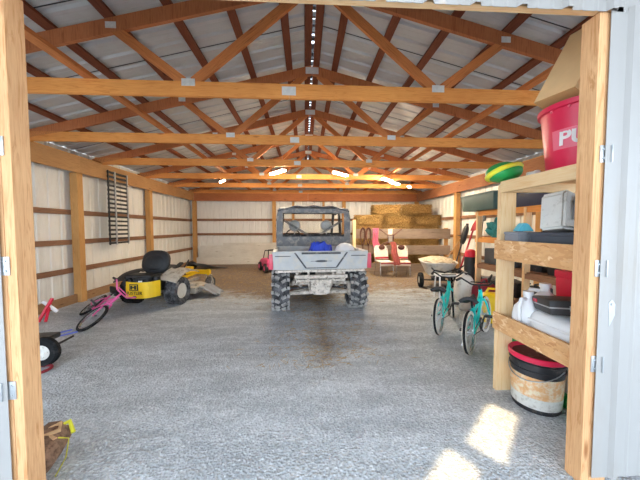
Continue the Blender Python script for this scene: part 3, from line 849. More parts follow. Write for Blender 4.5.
# ------------------------------------------------------------------ bicycles (x forward, y left, z up; origin under the rear wheel)
def bicycle(name, label, frame, tyre, loc, rot, grip='black', steer=0, R_=.235, wb=.84, stand=True, fork=None):
    t = thing(name, label, 'bicycle', loc, 0, None, rot)
    fork = fork or frame
    def wheel(cx, st):
        c = V((cx, 0, R_)); m = Matrix.Rotation(R(st), 3, 'Z')
        mb = MB(); mb.lathe([(R_ - .025 + .021 * math.cos(a), .021 * math.sin(a)) for a in [i * math.pi / 4 for i in range(8)]], (0, 0, 0), 'y', 40, loop=True)
        w_ = mb.build('tire', 'tire', t, loc=c, rot=(0, 0, st))
        if tyre != 'tire':
            for s_ in (-1, 1):
                mb = MB(); mb.lathe([(R_ - .040, s_ * .012), (R_ - .008, s_ * .014), (R_ - .006, s_ * .020), (R_ - .022, s_ * .0245), (R_ - .040, s_ * .019)], (0, 0, 0), 'y', 40, loop=True); mb.build('whitewall', 'cream_tire', w_)
        mb = MB(); mb.lathe([(R_ - .05, -.012), (R_ - .035, -.012), (R_ - .035, .012), (R_ - .05, .012)], (0, 0, 0), 'y', 36, loop=True)
        mb.build('rim', 'chrome', w_)
        mb = MB()
        for i in range(20):
            a = 2 * math.pi * i / 20; s_ = 1 if i % 2 else -1
            mb.cyl((.02 * math.cos(a + .5), s_ * .022, .02 * math.sin(a + .5)), ((R_ - .045) * math.cos(a), 0, (R_ - .045) * math.sin(a)), .0016, n=4)
        mb.cyl((0, -.035, 0), (0, .035, 0), .018, n=12); mb.build('spokes', 'steel', w_)
    wheel(0, 0); wheel(wb, steer)
    bb = V((.36, 0, .24)); st = V((.20, 0, .48)); hd = V((.66, 0, .56)); hl = V((.69, 0, .46))
    mb = MB(); mb.tube([hd + V((-.004, 0, .03)), hl], .022, 12)
    mb.tube([hl + V((-.01, 0, .02)), V((.52, 0, .33)), bb], .019, 10)
    mb.tube([hd, V((.45, 0, .44)), V((.235, 0, .385))], .015, 10)
    mb.tube([bb, st], .017, 10); mb.tube([bb + V((0, -.04, 0)), bb + V((0, .04, 0))], .024, 12)
    for s_ in (-1, 1):
        mb.tube([bb + V((0, s_ * .025, 0)), (0, s_ * .05, R_)], .009, 8); mb.tube([st + V((.01, s_ * .015, -.05)), (0, s_ * .05, R_)], .008, 8)
    mb.build('frame', frame, t)
    m = Matrix.Rotation(R(steer), 3, 'Z'); a0 = V((.69, 0, 0))
    def sp(p): p = V(p); q = p - a0; q2 = m @ q; return a0 + q2
    mb = MB(); crown = V((.70, 0, .455))
    for s_ in (-1, 1): mb.tube([sp(crown + V((0, s_ * .035, 0))), sp((.73, s_ * .045, .40)), sp((wb, s_ * .05, R_))], .011, 8)
    mb.tube([sp(crown + V((0, -.04, 0))), sp(crown + V((0, .04, 0)))], .016, 8); mb.build('fork', fork, t)
    mb = MB(); mb.tube([sp((.655, 0, .58)), sp((.64, 0, .64))], .014)
    hp = [(.54, -.215, .72), (.61, -.20, .73), (.66, -.10, .65), (.65, 0, .645), (.66, .10, .65), (.61, .20, .73), (.54, .215, .72)]
    mb.tube([sp(p) for p in hp], .011, 8); mb.tube([sp((.65, -.10, .68)), sp((.65, .10, .68))], .008, 8)
    h_ = mb.build('handlebar', frame if 'pink' in frame else 'black', t)
    for s_ in (-1, 1):
        mb = MB(); mb.tube([sp((.51, s_ * .22, .715)), sp((.60, s_ * .203, .728))], .017, 10); mb.build('grip', grip, h_)
    mb = MB(); mb.tube([st + V((0, 0, -.02)), (.175, 0, .56)], .012)
    mb.surf(lambda u, v: (.04 + u * .25, (v - .5) * (.16 * (1 - u) ** .7 + .045), .60 + .015 * math.cos(u * 5) - .05 * (2 * v - 1) ** 2), 10, 8, .035); mb.build('saddle', 'seatblack', t)
    mb = MB(); mb.lathe([(.06, -.003), (.075, -.003), (.075, .003), (.06, .003)], bb + V((0, -.05, 0)), 'y', 28, loop=True); mb.box(bb + V((0, -.05, 0)), (.13, .004, .02)); mb.box(bb + V((0, -.05, 0)), (.02, .004, .13))
    for s_, a in ((-1, 35), (1, 215)):
        d = V((math.cos(R(a)), 0, math.sin(R(a)))) * .125
        mb.tube([bb + V((0, s_ * .06, 0)), bb + V((0, s_ * .07, 0)) + d], .009); mb.box(bb + V((0, s_ * .115, 0)) + d, (.07, .085, .02))
    mb.build('crankset', 'dark', t)
    mb = MB(); mb.tube([V((0, -.045, R_ + .02)), bb + V((0, -.05, .072))], .005, 5); mb.tube([V((0, -.045, R_ - .02)), bb + V((0, -.05, -.072))], .005, 5); mb.build('chain', 'dark', t)
    if stand:
        mb = MB(); mb.tube([(.24, .03, .22), (.17, .13, .012)], .008); mb.build('kickstand', 'chrome', t)
    return t
bicycle('kids_bicycle', 'teal kids bicycle standing farther from camera, in front of the garden cart', 'teal', 'cream_tire', (1.60, 3.34, 0), (-4, 0, 50), steer=12)
bicycle('kids_bicycle', 'teal kids bicycle standing nearest the shelf post', 'teal', 'cream_tire', (1.665, 2.80, 0), (-4, 0, 46), steer=-5)
bicycle('kids_bicycle', 'pink kids bicycle tipped over beside the mower and left wall', 'pink', 'tire', (-3.70, 4.46, 0), (-54, 0, -54), steer=10, R_=.22, stand=False)

# ------------------------------------------------------------------ straw bales behind the board fence
def make_bale():
    mb = MB(); q = random.Random(3)
    L, w_, h = .92, .46, .355
    mb.box((0, 0, h / 2), (L - .03, w_, h - .005), bev=.07)
    bmesh.ops.subdivide_edges(mb.b, edges=mb.b.edges[:], cuts=5, use_grid_fill=True)
    for v in mb.b.verts:
        k = 1 + .05 * math.sin(v.co.x * 23) * math.cos(v.co.z * 19)
        v.co = V((v.co.x, v.co.y * k, v.co.z)) + V((q.uniform(-1, 1), q.uniform(-1, 1), q.uniform(-.8, .8))) * .022
    for i in range(1500):
        sd_ = q.choice('yyYxXz'); p = V((q.uniform(-L / 2, L / 2), q.uniform(-w_ / 2, w_ / 2), q.uniform(.01, h)))
        if sd_ == 'y': p.y = -w_ / 2
        elif sd_ == 'Y': p.y = w_ / 2
        elif sd_ == 'x': p.x = -L / 2
        elif sd_ == 'X': p.x = L / 2
        else: p.z = h
        d = V((q.uniform(-1, 1), q.uniform(-.5, .5), q.uniform(-.5, .5))) * .05
        mb.beam(p - d, p + d, .005, .005)
    o = mb.build('straw_bale', 'hay', None, False)
    for y in (-.11, .11):
        m2 = MB(); m2.tube([(-L / 2 - .012, y, .0 + .01), (L / 2 + .012, y, .01), (L / 2 + .012, y, h + .004), (-L / 2 - .012, y, h + .004)], .004, 5, loop=True); m2.build('twine', 'rope', o)
    return o
B0 = make_bale(); first = True
q = random.Random(5)
rows = ['bottom layer', 'second layer up', 'third layer up', 'fourth layer up', 'fifth layer up, just above the fence', 'top layer']
def bale(x, y, z, rz, lb, ry=0):
    global first
    o = B0 if first else dup(B0)
    first = False
    o.location = (x, y, z); o.rotation_euler = (0, R(ry), R(rz)); o.scale = (q.uniform(.95, 1), q.uniform(.95, 1.04), q.uniform(.96, 1.0)); tag(o, lb, 'bale', 'straw bales stacked behind the fence')
for L in range(4):
    for i, nm in enumerate(('left', 'middle', 'right')):
        if L == 3 and i == 0: x0 = 1.95
        bale(1.98 + i * .94, 8.98 + q.uniform(-.03, .03), L * .36, q.uniform(-4, 4), '%s golden bale of the %s behind the board fence' % (nm, rows[L]))
for i, (x, nm) in enumerate(((2.02, 'left'), (2.98, 'middle'), (3.92, 'right'))):
    bale(x + .02 * i, 9.1 - .05 * (i % 2), 1.44, q.uniform(-5, 5), '%s golden bale of the %s' % (nm, rows[4]))
for i, (x, nm) in enumerate(((2.62, 'left'), (3.58, 'right'))):
    bale(x + .06 * i, 9.15 - .1 * i, 1.79, (-4, 13)[i], '%s golden bale of the %s' % (nm, rows[5]))
B0['label'] = B0['label']

# fence in front of the bales
t = thing('board_fence', 'weathered plank fence holding back the straw bales', 'fence', (0, 0, 0))
A, B = V((1.40, 8.42, 0)), V((4.22, 7.92, 0))
for z, h in ((1.19, .30), (.70, .28), (.16, .24)):
    mb = MB(); mb.beam(A + V((.0, 0, z)), B + V((0, 0, z)), .035, h, bev=.004); mb.build('plank', 'old_wood', t, False)
for k in (0, .42, .97):
    mb = MB(); p = A.lerp(B, k) + V((0, -.055 if k == 0 else .07, 0)); mb.beam(p, p + V((0, 0, 1.62 if k == 0 else 1.36)), .09, .09); mb.build('post', 'shelf_wood' if k == 0 else 'wallpost_wood', t, False, label='pale new post' if k == 0 else None)

# tack hanging on the fence
def fy(x): return 8.42 - (x - 1.4) * .1773 - .03
for k, (x, lb) in enumerate(((1.66, 'dark leather halter hanging left on the plank fence'), (1.83, 'dark coiled lead rope hanging on fence beside the pink rope'))):
    mb = MB()
    for j in range(3):
        mb.tube([(x + (.055 + .012 * j) * math.sin(a) * (1 - .25 * math.cos(a)), fy(x) - .02 - .012 * j, 1.08 - .26 * math.cos(a) + .02 * j) for a in [i * math.pi / 10 for i in range(20)]], .013, 6, loop=True)
    mb.tube([(x, fy(x) - .03, .86), (x + .01, fy(x) - .03, .62)], .014, 6)
    tag(mb.build('halter' if k == 0 else 'lead_rope', 'brown'), lb, 'halter' if k == 0 else 'rope')
mb = MB()
for j in range(5):
    x = 1.98 + j * .035
    mb.tube([(x, fy(x) - .02, 1.36), (x + .03 * math.sin(j), fy(x) - .05, 1.15), (x - .02, fy(x) - .04 - .01 * (j % 2), .95), (x + .03, fy(x) - .04, .74 + .03 * j), (x + .05, fy(x) - .05, .70 + .03 * j)], .02, 6)
tag(mb.build('pink_rope', 'rope_pink'), 'bunch of bright pink rope hanging on the plank fence', 'rope')

# harness spread above chairs
t = thing('horse_harness', 'brown strap harness spread in a Y on a short white board above the chairs', 'harness', (2.42, 7.98, 0))
mb = MB(); mb.box((0, .02, 1.13), (.13, .03, .42), bev=.004); mb.build('hanging_board', 'canvas', t)
for s_ in (-1, 1):
    mb = MB(); mb.tube([(s_ * .34, .0, 1.34), (s_ * .29, -.02, 1.30), (s_ * .08, -.03, 1.14), (s_ * .075, -.03, .9), (s_ * .3, -.05, .78)], .034, 6, flat=.4); mb.build('strap', 'brown', t)
mb = MB(); mb.tube([(-.09, -.02, 1.16), (0, -.035, 1.15), (.09, -.02, 1.16)], .018, 6); mb.tube([(-.3, -.05, .86), (-.1, -.06, .95), (.1, -.06, .95), (.25, -.05, .85)], .016, 6); mb.build('cross_strap', 'brown', t)

# lawn chairs
def lawn_chair():
    t = thing('lawn_chair', '', 'chair', (0, 0, 0), 0)
    for s_ in (-1, 1):
        mb = MB(); mb.tube([(s_ * .19, -.20, 0), (s_ * .19, -.18, .40), (s_ * .19, .18, .42), (s_ * .185, .26, .84)], .011, 8); mb.tube([(s_ * .19, .24, 0), (s_ * .19, .12, .42)], .011, 8); mb.build('chair_frame', 'chrome', t)
    mb = MB(); mb.surf(lambda u, v: ((u - .5) * .40, -.2 + v * .42, .43 - .035 * math.sin(math.pi * u) * math.sin(math.pi * v)), 10, 8, .012); s1 = mb.build('seat', 'canvas', t)
    mb = MB(); mb.box((0, -.215, .37), (.40, .02, .12), bev=.006); mb.build('seat_edge', 'canvas', t)
    mb = MB(); mb.box((0, -.228, .385), (.40, .006, .035)); mb.build('red_band', 'red_strap', t)
    mb = MB()
    def bk(u, v):
        w_ = .21 * (1 - .5 * max(0, v - .72) ** 2 * 9)
        return ((u - .5) * 2 * w_, .16 + v * .10 + .02 * math.sin(math.pi * u), .46 + v * .40)
    mb.surf(bk, 12, 10, .014); b_ = mb.build('backrest', 'canvas', t)
    mb = MB(); mb.surf(lambda u, v: ((u - .5) * .41, .150 + v * .012, .475 + v * .055), 6, 1, .004); mb.build('red_band', 'red_strap', b_)
    mb = MB(); mb.ell((.03, .235, .80), (.10, .022, .075), 16, 8); mb.build('head_patch', 'brown', b_)
    return t
c1 = lawn_chair(); c1.location = (2.13, 7.62, 0); c1.rotation_euler = (0, 0, R(8)); c1['label'] = 'white canvas folding lawn chair with red band, left of the pair at the fence'; c1['group'] = 'white lawn chairs at the fence'
dup(c1, (2.63, 7.58, 0), -8, 'white canvas folding lawn chair with red band, right of the pair at the fence')
mb = MB(); mb.surf(lambda u, v: (2.31 + u * .14 * (1 + .3 * v) + .015 * math.sin(v * 9), 7.34 + .30 * (1 - v) + .02 * math.sin(u * 14), .34 + .62 * (1 - v) ** .9), 10, 12, .02)
tag(mb.build('saddle_cloth', 'redbrown'), 'red-brown cloth draped between the two white lawn chairs', 'cloth')

# ------------------------------------------------------------------ garden cart
t = thing('garden_cart', 'white dump cart full of straw and dirt beside the lawn chairs', 'cart', (2.95, 6.15, 0), -14)
mb = MB()
def tub(u, v):
    a = 2 * math.pi * u; k = .62 + .38 * v
    ca, sa = math.cos(a), math.sin(a); e = .55
    return (math.copysign(abs(ca) ** e, ca) * .37 * k, math.copysign(abs(sa) ** e, sa) * .52 * k, .30 + .30 * v)
mb.surf(tub, 40, 6, .012); mb.lathe([(.001, 0), (.235, 0), (.235, .012), (.001, .012)], (0, 0, .30), n=28, sq=3.5) if False else mb.box((0, 0, .305), (.42, .60, .02))
mb.tube([tub(i / 40, 1) for i in range(40)], .016, 6, loop=True); mb.build('cart_tub', 'dirty_white', t)
mb = MB(); mb.surf(lambda u, v: (math.cos(2 * math.pi * u) * .34 * v, math.sin(2 * math.pi * u) * .48 * v, .66 - .09 * v ** 2 + .02 * math.sin(u * 44) * v), 30, 8, .05); lo = mb.build('straw_load', 'pale_straw', t); lo['kind'] = 'stuff'
for x in (-.38, .36):
    mb = MB(); mb.lathe([(.08, -.04), (.15, -.05), (.17, -.03), (.17, .03), (.15, .05), (.08, .04)], (x, -.12, .17), 'x', 26, loop=True); w_ = mb.build('tire', 'tire', t)
    mb = MB(); mb.lathe([(.02, -.035), (.08, -.035), (.08, .035), (.02, .035)], (x, -.12, .17), 'x', 18, loop=True); mb.build('rim', 'rim_white', w_)
mb = MB(); mb.cyl((-.36, -.12, .17), (.34, -.12, .17), .015, n=8); mb.beam((-.15, -.5, .27), (-.15, .5, .27), .03, .03); mb.beam((.15, -.5, .27), (.15, .5, .27), .03, .03); mb.box((0, -.12, .22), (.3, .04, .1))
mb.build('cart_frame', 'dark', t)
mb = MB(); mb.tube([(-.22, -.5, .50), (-.2, -.62, .47), (.0, -.68, .44), (.28, -.66, .52), (.42, -.60, .60)], .017, 8); mb.tube([(0, -.5, .28), (0, -.68, .44)], .014, 8); mb.build('handle', 'black', t)
# small white tubular stand
t = thing('tubular_stand', 'small white metal stand with black shelf between cart and far teal bicycle', 'stand', (2.62, 5.0, 0), -10)
for x in (-.22, .22):
    mb = MB(); mb.tube([(x, -.16, 0), (x * .95, -.12, .46), (x * .95, .14, .46), (x, .2, 0)], .014, 8); mb.build('leg', 'white', t)
mb = MB(); mb.box((0, .01, .465), (.5, .22, .035), bev=.008); mb.build('top', 'white', t)
mb = MB(); mb.box((0, .02, .22), (.40, .24, .14), bev=.02); mb.build('lower_box', 'black', t)

# containers on the floor behind the bikes
mb = MB(); mb.ell((0, 0, .30), (.155, .13, .30), 24, 14, e=.75); mb.cyl((0, 0, .58), (0, 0, .63), .04, n=14)
o = mb.build('plastic_drum', 'dirty_white', None, loc=(2.52, 4.35, 0)); tag(o, 'rounded white plastic drum behind the far teal bicycle', 'drum')
def fuel_can(name, m, loc, rz, label, cat, s_=1):
    t = thing(name, label, cat, loc, rz)
    mb = MB(); mb.ell((0, 0, .19 * s_), (.15 * s_, .11 * s_, .19 * s_), 22, 12, e=.45); mb.tube([(-.09 * s_, 0, .36 * s_), (-.06 * s_, 0, .43 * s_), (.05 * s_, 0, .43 * s_), (.08 * s_, 0, .36 * s_)], .018, 8); mb.build('can_body', m, t)
    mb = MB(); mb.tube([(.10 * s_, 0, .36 * s_), (.13 * s_, 0, .42 * s_), (.20 * s_, 0, .47 * s_)], [.028, .024, .013], 10); mb.build('spout', 'black', t)
    return t
fuel_can('fuel_can', 'dark_red', (2.76, 4.2, 0), 30, 'dark red fuel can behind the two teal bicycles', 'can', 1.25)
fuel_can('fuel_can', 'yellow', (2.58, 3.72, 0), -30, 'yellow fuel can just left of the shelf post', 'can', 1.15)
t = thing('shop_vacuum', 'black barrel with red lid beside the rear shelving', 'barrel', (3.12, 5.15, 0), 10)
t.scale = (.62, .62, 1.08)
mb = MB(); mb.lathe([(.13, 0), (.17, .03), (.18, .70), (.165, .74), (.01, .745)], n=24); mb.build('drum_body', 'black', t)
mb = MB(); mb.ell((0, 0, .78), (.14, .15, .10), 20, 10, e=.7); mb.build('drum_lid', 'red', t)
t.name = 'storage_barrel'
mb = MB(); mb.box((0, 0, .13), (.5, .36, .26), bev=.02, taper=(1.08, 1.08)); mb.box((0, 0, .275), (.58, .43, .03), bev=.01)
o = mb.build('storage_crate', 'dktote', None, loc=(4.0, 5.6, 0)); tag(o, 'dark storage crate on floor below the leaning tools', 'crate')

# tools leaning on the right wall
def tool(name, label, cat, foot, top, headfn, hm='handle_wood', head_mat='dark', r=.016):
    foot, top = V(foot), V(top)
    t = thing(name, label, cat, foot)
    mb = MB(); mb.tube([V((0, 0, 0)) + (top - foot) * .02, top - foot], r, 8); mb.build('handle', hm, t)
    mb = MB(); headfn(mb, top - foot); mb.build('tool_head', head_mat, t)
    return t
def shovel_head(mb, d):
    n = d.normalized(); side = n.cross(V((1, 0, 0))).normalized(); f_ = side.cross(n)
    for k in range(1): mb.surf(lambda u, v: d - n * .02 + n * .30 * v + side * (u - .5) * .22 * (1 - v ** 3 * .9) + f_ * .03 * math.cos((u - .5) * 3), 10, 8, .005)
def rake_head(mb, d):
    n = d.normalized(); side = V((0, 1, 0))
    mb.tube([d - side * .18, d + side * .18], .012, 8)
    for i in range(11): mb.tube([d + side * (-.18 + .036 * i), d + side * (-.18 + .036 * i) + V((-.07, 0, .02))], .005, 5)
def box_head(mb, d): mb.ell(d * .82, (.06, .08, .26), 14, 8, (12, 8, 0), .7); mb.box(d * .98, (.05, .06, .12), bev=.01)
tool('leaf_blower', 'long black power tool leaning on right wall, leftmost of the wall tools', 'tool', (3.7, 6.9, 0), (4.05, 6.78, 1.45), box_head, 'dark', 'black')
tool('shovel', 'upright shovel with dark blade leaning on right wall by the shelving', 'shovel', (3.95, 6.25, 0), (4.2, 6.4, 1.55), shovel_head, 'dark')
tool('garden_rake', 'pale-handled rake leaning beside the fence end', 'rake', (3.35, 7.2, 0), (4.1, 7.05, 1.15), rake_head)
tool('post_digger', 'red-handled digging tool leaning among the wall tools', 'tool', (3.6, 6.5, 0), (4.1, 6.62, 1.32), shovel_head, 'red_strap', 'red_strap', .022)

# ------------------------------------------------------------------ rear shelving along the right wall
t = thing('rear_shelving', 'lumber shelving along the right wall behind the front shelf', 'shelf', (0, 0, 0))
for y in (4.8, 3.72, 2.64):
    for x in (3.05, 3.62):
        mb = MB(); mb.beam((x, y, 0), (x, y, 1.66 if x < 3.3 else 1.66), .04 if x > 3.3 else .09, .09 if x > 3.3 else .04, up=(0, 1, 0)); mb.build('post', 'frame_wood' if x < 3.3 else 'girt_wood', t, False)
for z in (1.665, 1.19, .72, .25):
    mb = MB(); mb.box((3.34, 3.72, z), (.60, 2.3, .02)); mb.beam((3.03, 2.58, z - .045), (3.03, 4.86, z - .045), .03, .07); mb.build('shelf_board', 'girt_wood' if z < 1 else 'chord_wood', t, False)
def tote(name, m, lid, loc, size, rz, label, cat='tote', group=None):
    t = thing(name, label, cat, loc, rz, group); a, b, h = size
    mb = MB(); mb.box((0, 0, h * .45), (a * .9, b * .9, h * .9), bev=.015, taper=(1.08, 1.08))
    for k in range(4): mb.box((-a * .33 + k * a * .22, -b * .475, h * .45), (a * .05, .01, h * .7)); 
    mb.build('tote_body', m, t); mb = MB(); mb.box((0, 0, h * .93), (a, b, h * .12), bev=.01); mb.build('tote_lid', lid, t); return t
tote('storage_tote', 'dkgreen', 'dkgreen', (3.22, 4.72, 1.676), (.62, .95, .30), 0, 'dark green-grey tote on top of the rear shelving, far end')
tote('storage_tote', 'navy', 'navy', (3.28, 3.70, 1.676), (.5, .8, .32), 2, 'navy blue tote on top of the rear shelving, middle')
tote('storage_tote', 'navy', 'dktote', (3.28, 2.88, 1.676), (.5, .62, .30), 0, 'navy tote with dark lid on top of rear shelving, nearest end')
def cloth(name, m, loc, r, label, seed, cat='cloth'):
    q = random.Random(seed); ph = [q.uniform(0, 6) for _ in range(4)]
    mb = MB(); mb.ell((0, 0, r[2] * .8), r, 26, 14)
    for v in mb.b.verts:
        d = 1 + .16 * math.sin(v.co.x * 40 + ph[0]) * math.sin(v.co.y * 34 + ph[1]) + .12 * math.sin(v.co.z * 50 + ph[2] + v.co.x * 20)
        v.co = V((v.co.x * d, v.co.y * d, max(0, v.co.z * d)))
    o = mb.build(name, m, None, loc=loc); return tag(o, label, cat)
cloth('folded_fabric', 'tealcloth', (3.2, 4.50, 1.20), (.14, .22, .17), 'heap of teal fabric on the second shelf of rear shelving', 1)
cloth('folded_fabric', 'navy', (3.25, 3.45, 1.20), (.16, .2, .14), 'dark navy cloth heap behind the grey tote on rear shelving', 2)
cloth('rag_pile', 'dark_red', (3.18, 4.1, 1.20), (.13, .15, .11), 'dark red rag heap beside the teal fabric', 3)
# dark heaps between the cart and the rear shelving
cloth('duffel_bag', 'black', (3.48, 5.60, 0), (.15, .2, .22), 'black bag heaped on the floor right of the cart', 21, 'bag')
cloth('duffel_bag', 'navy', (2.93, 4.55, 0), (.10, .14, .2), 'dark navy bag standing before the rear shelving post', 22, 'bag')
cloth('duffel_bag', 'dark', (3.62, 6.35, 0), (.2, .25, .2), 'dark grey bag on the floor under the leaning tools', 23, 'bag')
mb = MB(); mb.lathe([(.07, 0), (.09, .14), (.095, .15), (.08, .15), (.065, .01)], n=20, loop=False)
o = mb.build('white_basket', 'dirty_white', None, loc=(3.12, 4.28, 1.2)); tag(o, 'small white basket on second shelf of rear shelving', 'basket')
q = random.Random(11)
lbl = ['black tool case', 'dark battery charger', 'dusty black hose coil', 'dark paint can', 'black oil jug', 'grey parts bin']
n_ = 0
for z in (.73, .26):
    for i in range(5):
        y = 4.62 - i * .42; m = q.choice(['black', 'dark', 'dktote', 'charcoal', 'dark'])
        mb = MB(); w1, d1, h1 = q.uniform(.2, .3), q.uniform(.22, .32), q.uniform(.16, .30)
        kd = (i + (0 if z > .5 else 1)) % 3
        if kd == 0: mb.box((0, 0, h1 / 2), (w1, d1, h1), bev=.02); mb.tube([(-.05, 0, h1), (-.05, 0, h1 + .04), (.05, 0, h1 + .04), (.05, 0, h1)], .009, 6); nm = 'tool_case'
        elif kd == 1: mb.lathe([(.09, 0), (.1, .01), (.1, h1 * .8), (.09, h1 * .85), (.01, h1 * .85)], n=20); mb.tube([(-.1, 0, h1 * .7), (-.05, 0, h1), (.05, 0, h1), (.1, 0, h1 * .7)], .004, 5); nm = 'paint_can'
        else: mb.box((0, 0, h1 / 2), (w1 * .85, d1, h1), bev=.012, taper=(1.12, 1.12)); mb.box((0, 0, h1), (w1, d1 * 1.15, .02), bev=.006); nm = 'parts_bin'
        o = mb.build(nm, m, None, loc=(3.28, y, z), rot=(0, 0, q.uniform(-12, 12)))
        where = ['at its far end', 'second from its far end', 'in its middle', 'second from its near end', 'at its near end'][i]
        tag(o, 'dark %s on the %s rear shelf, %s' % (nm.replace('_', ' '), 'third' if z > .5 else 'lowest', where), nm.split('_')[-1], 'dark clutter on the rear shelving'); n_ += 1

# ------------------------------------------------------------------ front shelf unit beside the doorway
t = thing('wooden_shelf_unit', 'homemade lumber and strand board shelf against the right door post', 'shelf', (0, 0, 0))
mb = MB(); mb.box((1.545, 2.17, .86), (.13, .04, 1.72), bev=.002); mb.build('post', 'shelf_wood', t, False)
for x, y in ((2.12, 2.17), (2.12, 1.46)):
    mb = MB(); mb.box((x, y, .86), (.09, .04, 1.72), bev=.002); mb.build('post', 'shelf_wood', t, False)
mb = MB(); mb.beam((1.488, 1.44, 1.70), (1.488, 2.148, 1.70), .038, .088); mb.build('top_rail', 'shelf_wood', t, False)
mb = MB(); mb.beam((1.51, 2.128, 1.70), (2.16, 2.128, 1.70), .038, .088); mb.build('top_rail', 'shelf_wood', t, False)
for z in (1.19, .595):
    mb = MB(); mb.beam((1.472, 1.44, z), (1.472, 2.19, z), .02, .155 if z > 1 else .14); mb.build('shelf_lip', 'osb', t, False)
for z in (1.735, 1.145, .53):
    mb = MB(); mb.box((1.82, 1.80, z), (.66, .70, .018)); mb.build('shelf_board', 'osb', t, False)
ST, SM, SL = 1.7445, 1.1545, .5395
# top shelf
t = thing('feed_tub', 'raspberry red plastic feed tub with printed pale label on the top shelf', 'tub', (1.765, 1.765, ST))
mb = MB(); mb.lathe([(.01, 0), (.19, 0), (.195, .01), (.232, .38), (.235, .40), (.252, .405), (.254, .435), (.238, .437), (.236, .42), (.225, .39), (.186, .02), (.01, .02)], n=48); tb = mb.build('tub_body', 'tub_red', t)
for a in (180, 205, 250): 
    mb = MB(); mb.ell((.238 * math.cos(R(a)), .238 * math.sin(R(a)), .395), (.009, .009, .009), 8, 6); mb.build('rivet', 'pale_red', tb)
def rr(z): return .195 + (z - .01) * .1
mb = MB(); mb.surf(lambda u, v: (lambda a, z: ((rr(z) + .002) * math.cos(a), (rr(z) + .002) * math.sin(a), z))(R(178 + 84 * u), .14 + v * .125), 20, 4, .001); mb.build('label_patch', 'pale_red', tb)
text('PURINA', .13, 'lettering', 'white_ink', tb, (0, 0, 0), (0, 0, 0), .001, lambda c: V((((rr(.2) + .006 + c.z) * math.cos(R(184) + (c.x + .25) / .22)), ((rr(.2) + .006 + c.z) * math.sin(R(184) + (c.x + .25) / .22)), .2025 + c.y)), .004)
# cardboard box leaning behind/over the tub
t = thing('cardboard_box', 'tan cardboard box tilted inside the red feed tub, resting on its rim', 'box', (1.67, 1.76, 2.165), 0, None, (5, 27, 8))
mb = MB(); mb.box((-.03, 0, .25), (.30, .27, .52)); cb = mb.build('box_body', 'cardboard', t, False)
mb = MB(); mb.box((-.03, 0, -.011), (.296, .266, .004)); mb.build('box_bottom', 'cardboard_dk', cb)  # shade of the underside put into a darker cardboard colour
mb = MB(); q = random.Random(4); pts = [(-.15 + .012 * k + .006 * math.sin(k * 2.1), -.1362, .20 + .010 * math.sin(k * 1.7) * q.uniform(.3, 1) + .004 * k) for k in range(22)]
mb.tube(pts[:7], .0016, 5); mb.tube(pts[9:13], .0016, 5); mb.tube(pts[14:], .0016, 5); mb.build('pen_scribble', 'ink', cb)
# green and yellow sack
t = thing('inflated_ball', 'green oblong ball with a yellow band lying on the top shelf corner', 'ball', (1.535, 2.20, ST), 0, None)
mb = MB(); mb.ell((0, 0, .085), (.165, .12, .085), 24, 14, (0, -8, 24)); mb.build('ball_body', 'green', t)
mb = MB(); mb.tube([(lambda p: Euler((0, R(-8), R(24))).to_matrix() @ p + V((0, 0, .085)))(V((.163 * math.cos(a), .119 * math.sin(a) * .82, .083 * math.sin(a) * -.55))) for a in [i * math.pi / 16 for i in range(32)]], .021, 8, loop=True); mb.build('ball_band', 'lime', t)
mb = MB(); mb.ell((.15, .06, .075), (.034, .034, .034), 12, 8); mb.build('ball_cap', 'white', t)
mb = MB(); mb.box((0, 0, .03), (.11, .07, .05), bev=.012); mb.cyl((-.03, -.036, .035), (-.03, -.045, .035), .012, n=10); mb.cyl((.03, 0, .05), (.03, 0, .07), .02, n=12)
o = mb.build('white_charger', 'dirty_white', None, loc=(1.66, 1.97 - .06, ST), rot=(0, 0, 20)); o.location = (1.655, 2.03, ST); tag(o, 'small white plastic device between the green ball and red tub', 'device')
# middle shelf
tote('plastic_tote', 'grey_tote', 'grey_tote', (1.565, 2.04, SM), (.17, .15, .185), 0, 'small grey lidless tote on middle shelf beside the shelf post')
t = thing('plastic_tote', 'dark grey tote under the light grey case on middle shelf', 'tote', (1.74, 1.80, SM), 12)
mb = MB(); mb.box((0, 0, .085), (.34, .30, .17), bev=.015, taper=(1.06, 1.06)); mb.box((0, 0, .172), (.38, .34, .022), bev=.008)
for k in range(6): mb.box((-.14 + k * .056, -.156, .09), (.012, .01, .12))
mb.build('tote_body', 'dktote', t)
t = thing('hard_case', 'light grey moulded plastic case tilted on the dark tote', 'case', (1.71, 1.80, SM + .186), 0, None, (-8, 6, 18))
mb = MB(); mb.prism([(-.185, -.07, 0), (.21, -.07, 0), (.21, -.07, .235), (-.11, -.07, .275), (-.14, -.07, .25)], (0, .15, 0), .016); cs = mb.build('case_body', 'case_grey', t)
mb = MB(); mb.tube([(-.07, -.078, .07), (-.05, -.085, .19), (-.03, -.085, .215), (.08, -.08, .215)], .013, 8); mb.box((.04, -.074, .15), (.13, .012, .05), bev=.004); mb.build('case_handle', 'grey_tote', cs)
mb = MB(); mb.box((-.005, -.075, .095), (.05, .008, .035)); mb.build('case_latch', 'grey_tote', cs)
mb = MB(); mb.prism([(-.06, -.03, 0), (.07, -.03, 0), (.02, -.03, .06), (-.01, -.03, .065)], (0, .07, 0), .006); o = mb.build('cyan_funnel', 'cyan', None, loc=(1.575, 2.03, SM + .187)); tag(o, 'small cyan plastic piece on top of the small grey tote', 'piece'); o.name = 'cyan_wedge'
o = cloth('work_glove', 'canvas', (1.56, 1.62, SM), (.06, .07, .045), 'crumpled cream glove on middle shelf near the door post', 5, 'glove')
o = cloth('blue_rag', 'periwinkle', (1.535, 1.50, SM), (.035, .05, .05), 'small blue rag on middle shelf against door post', 6, 'rag')
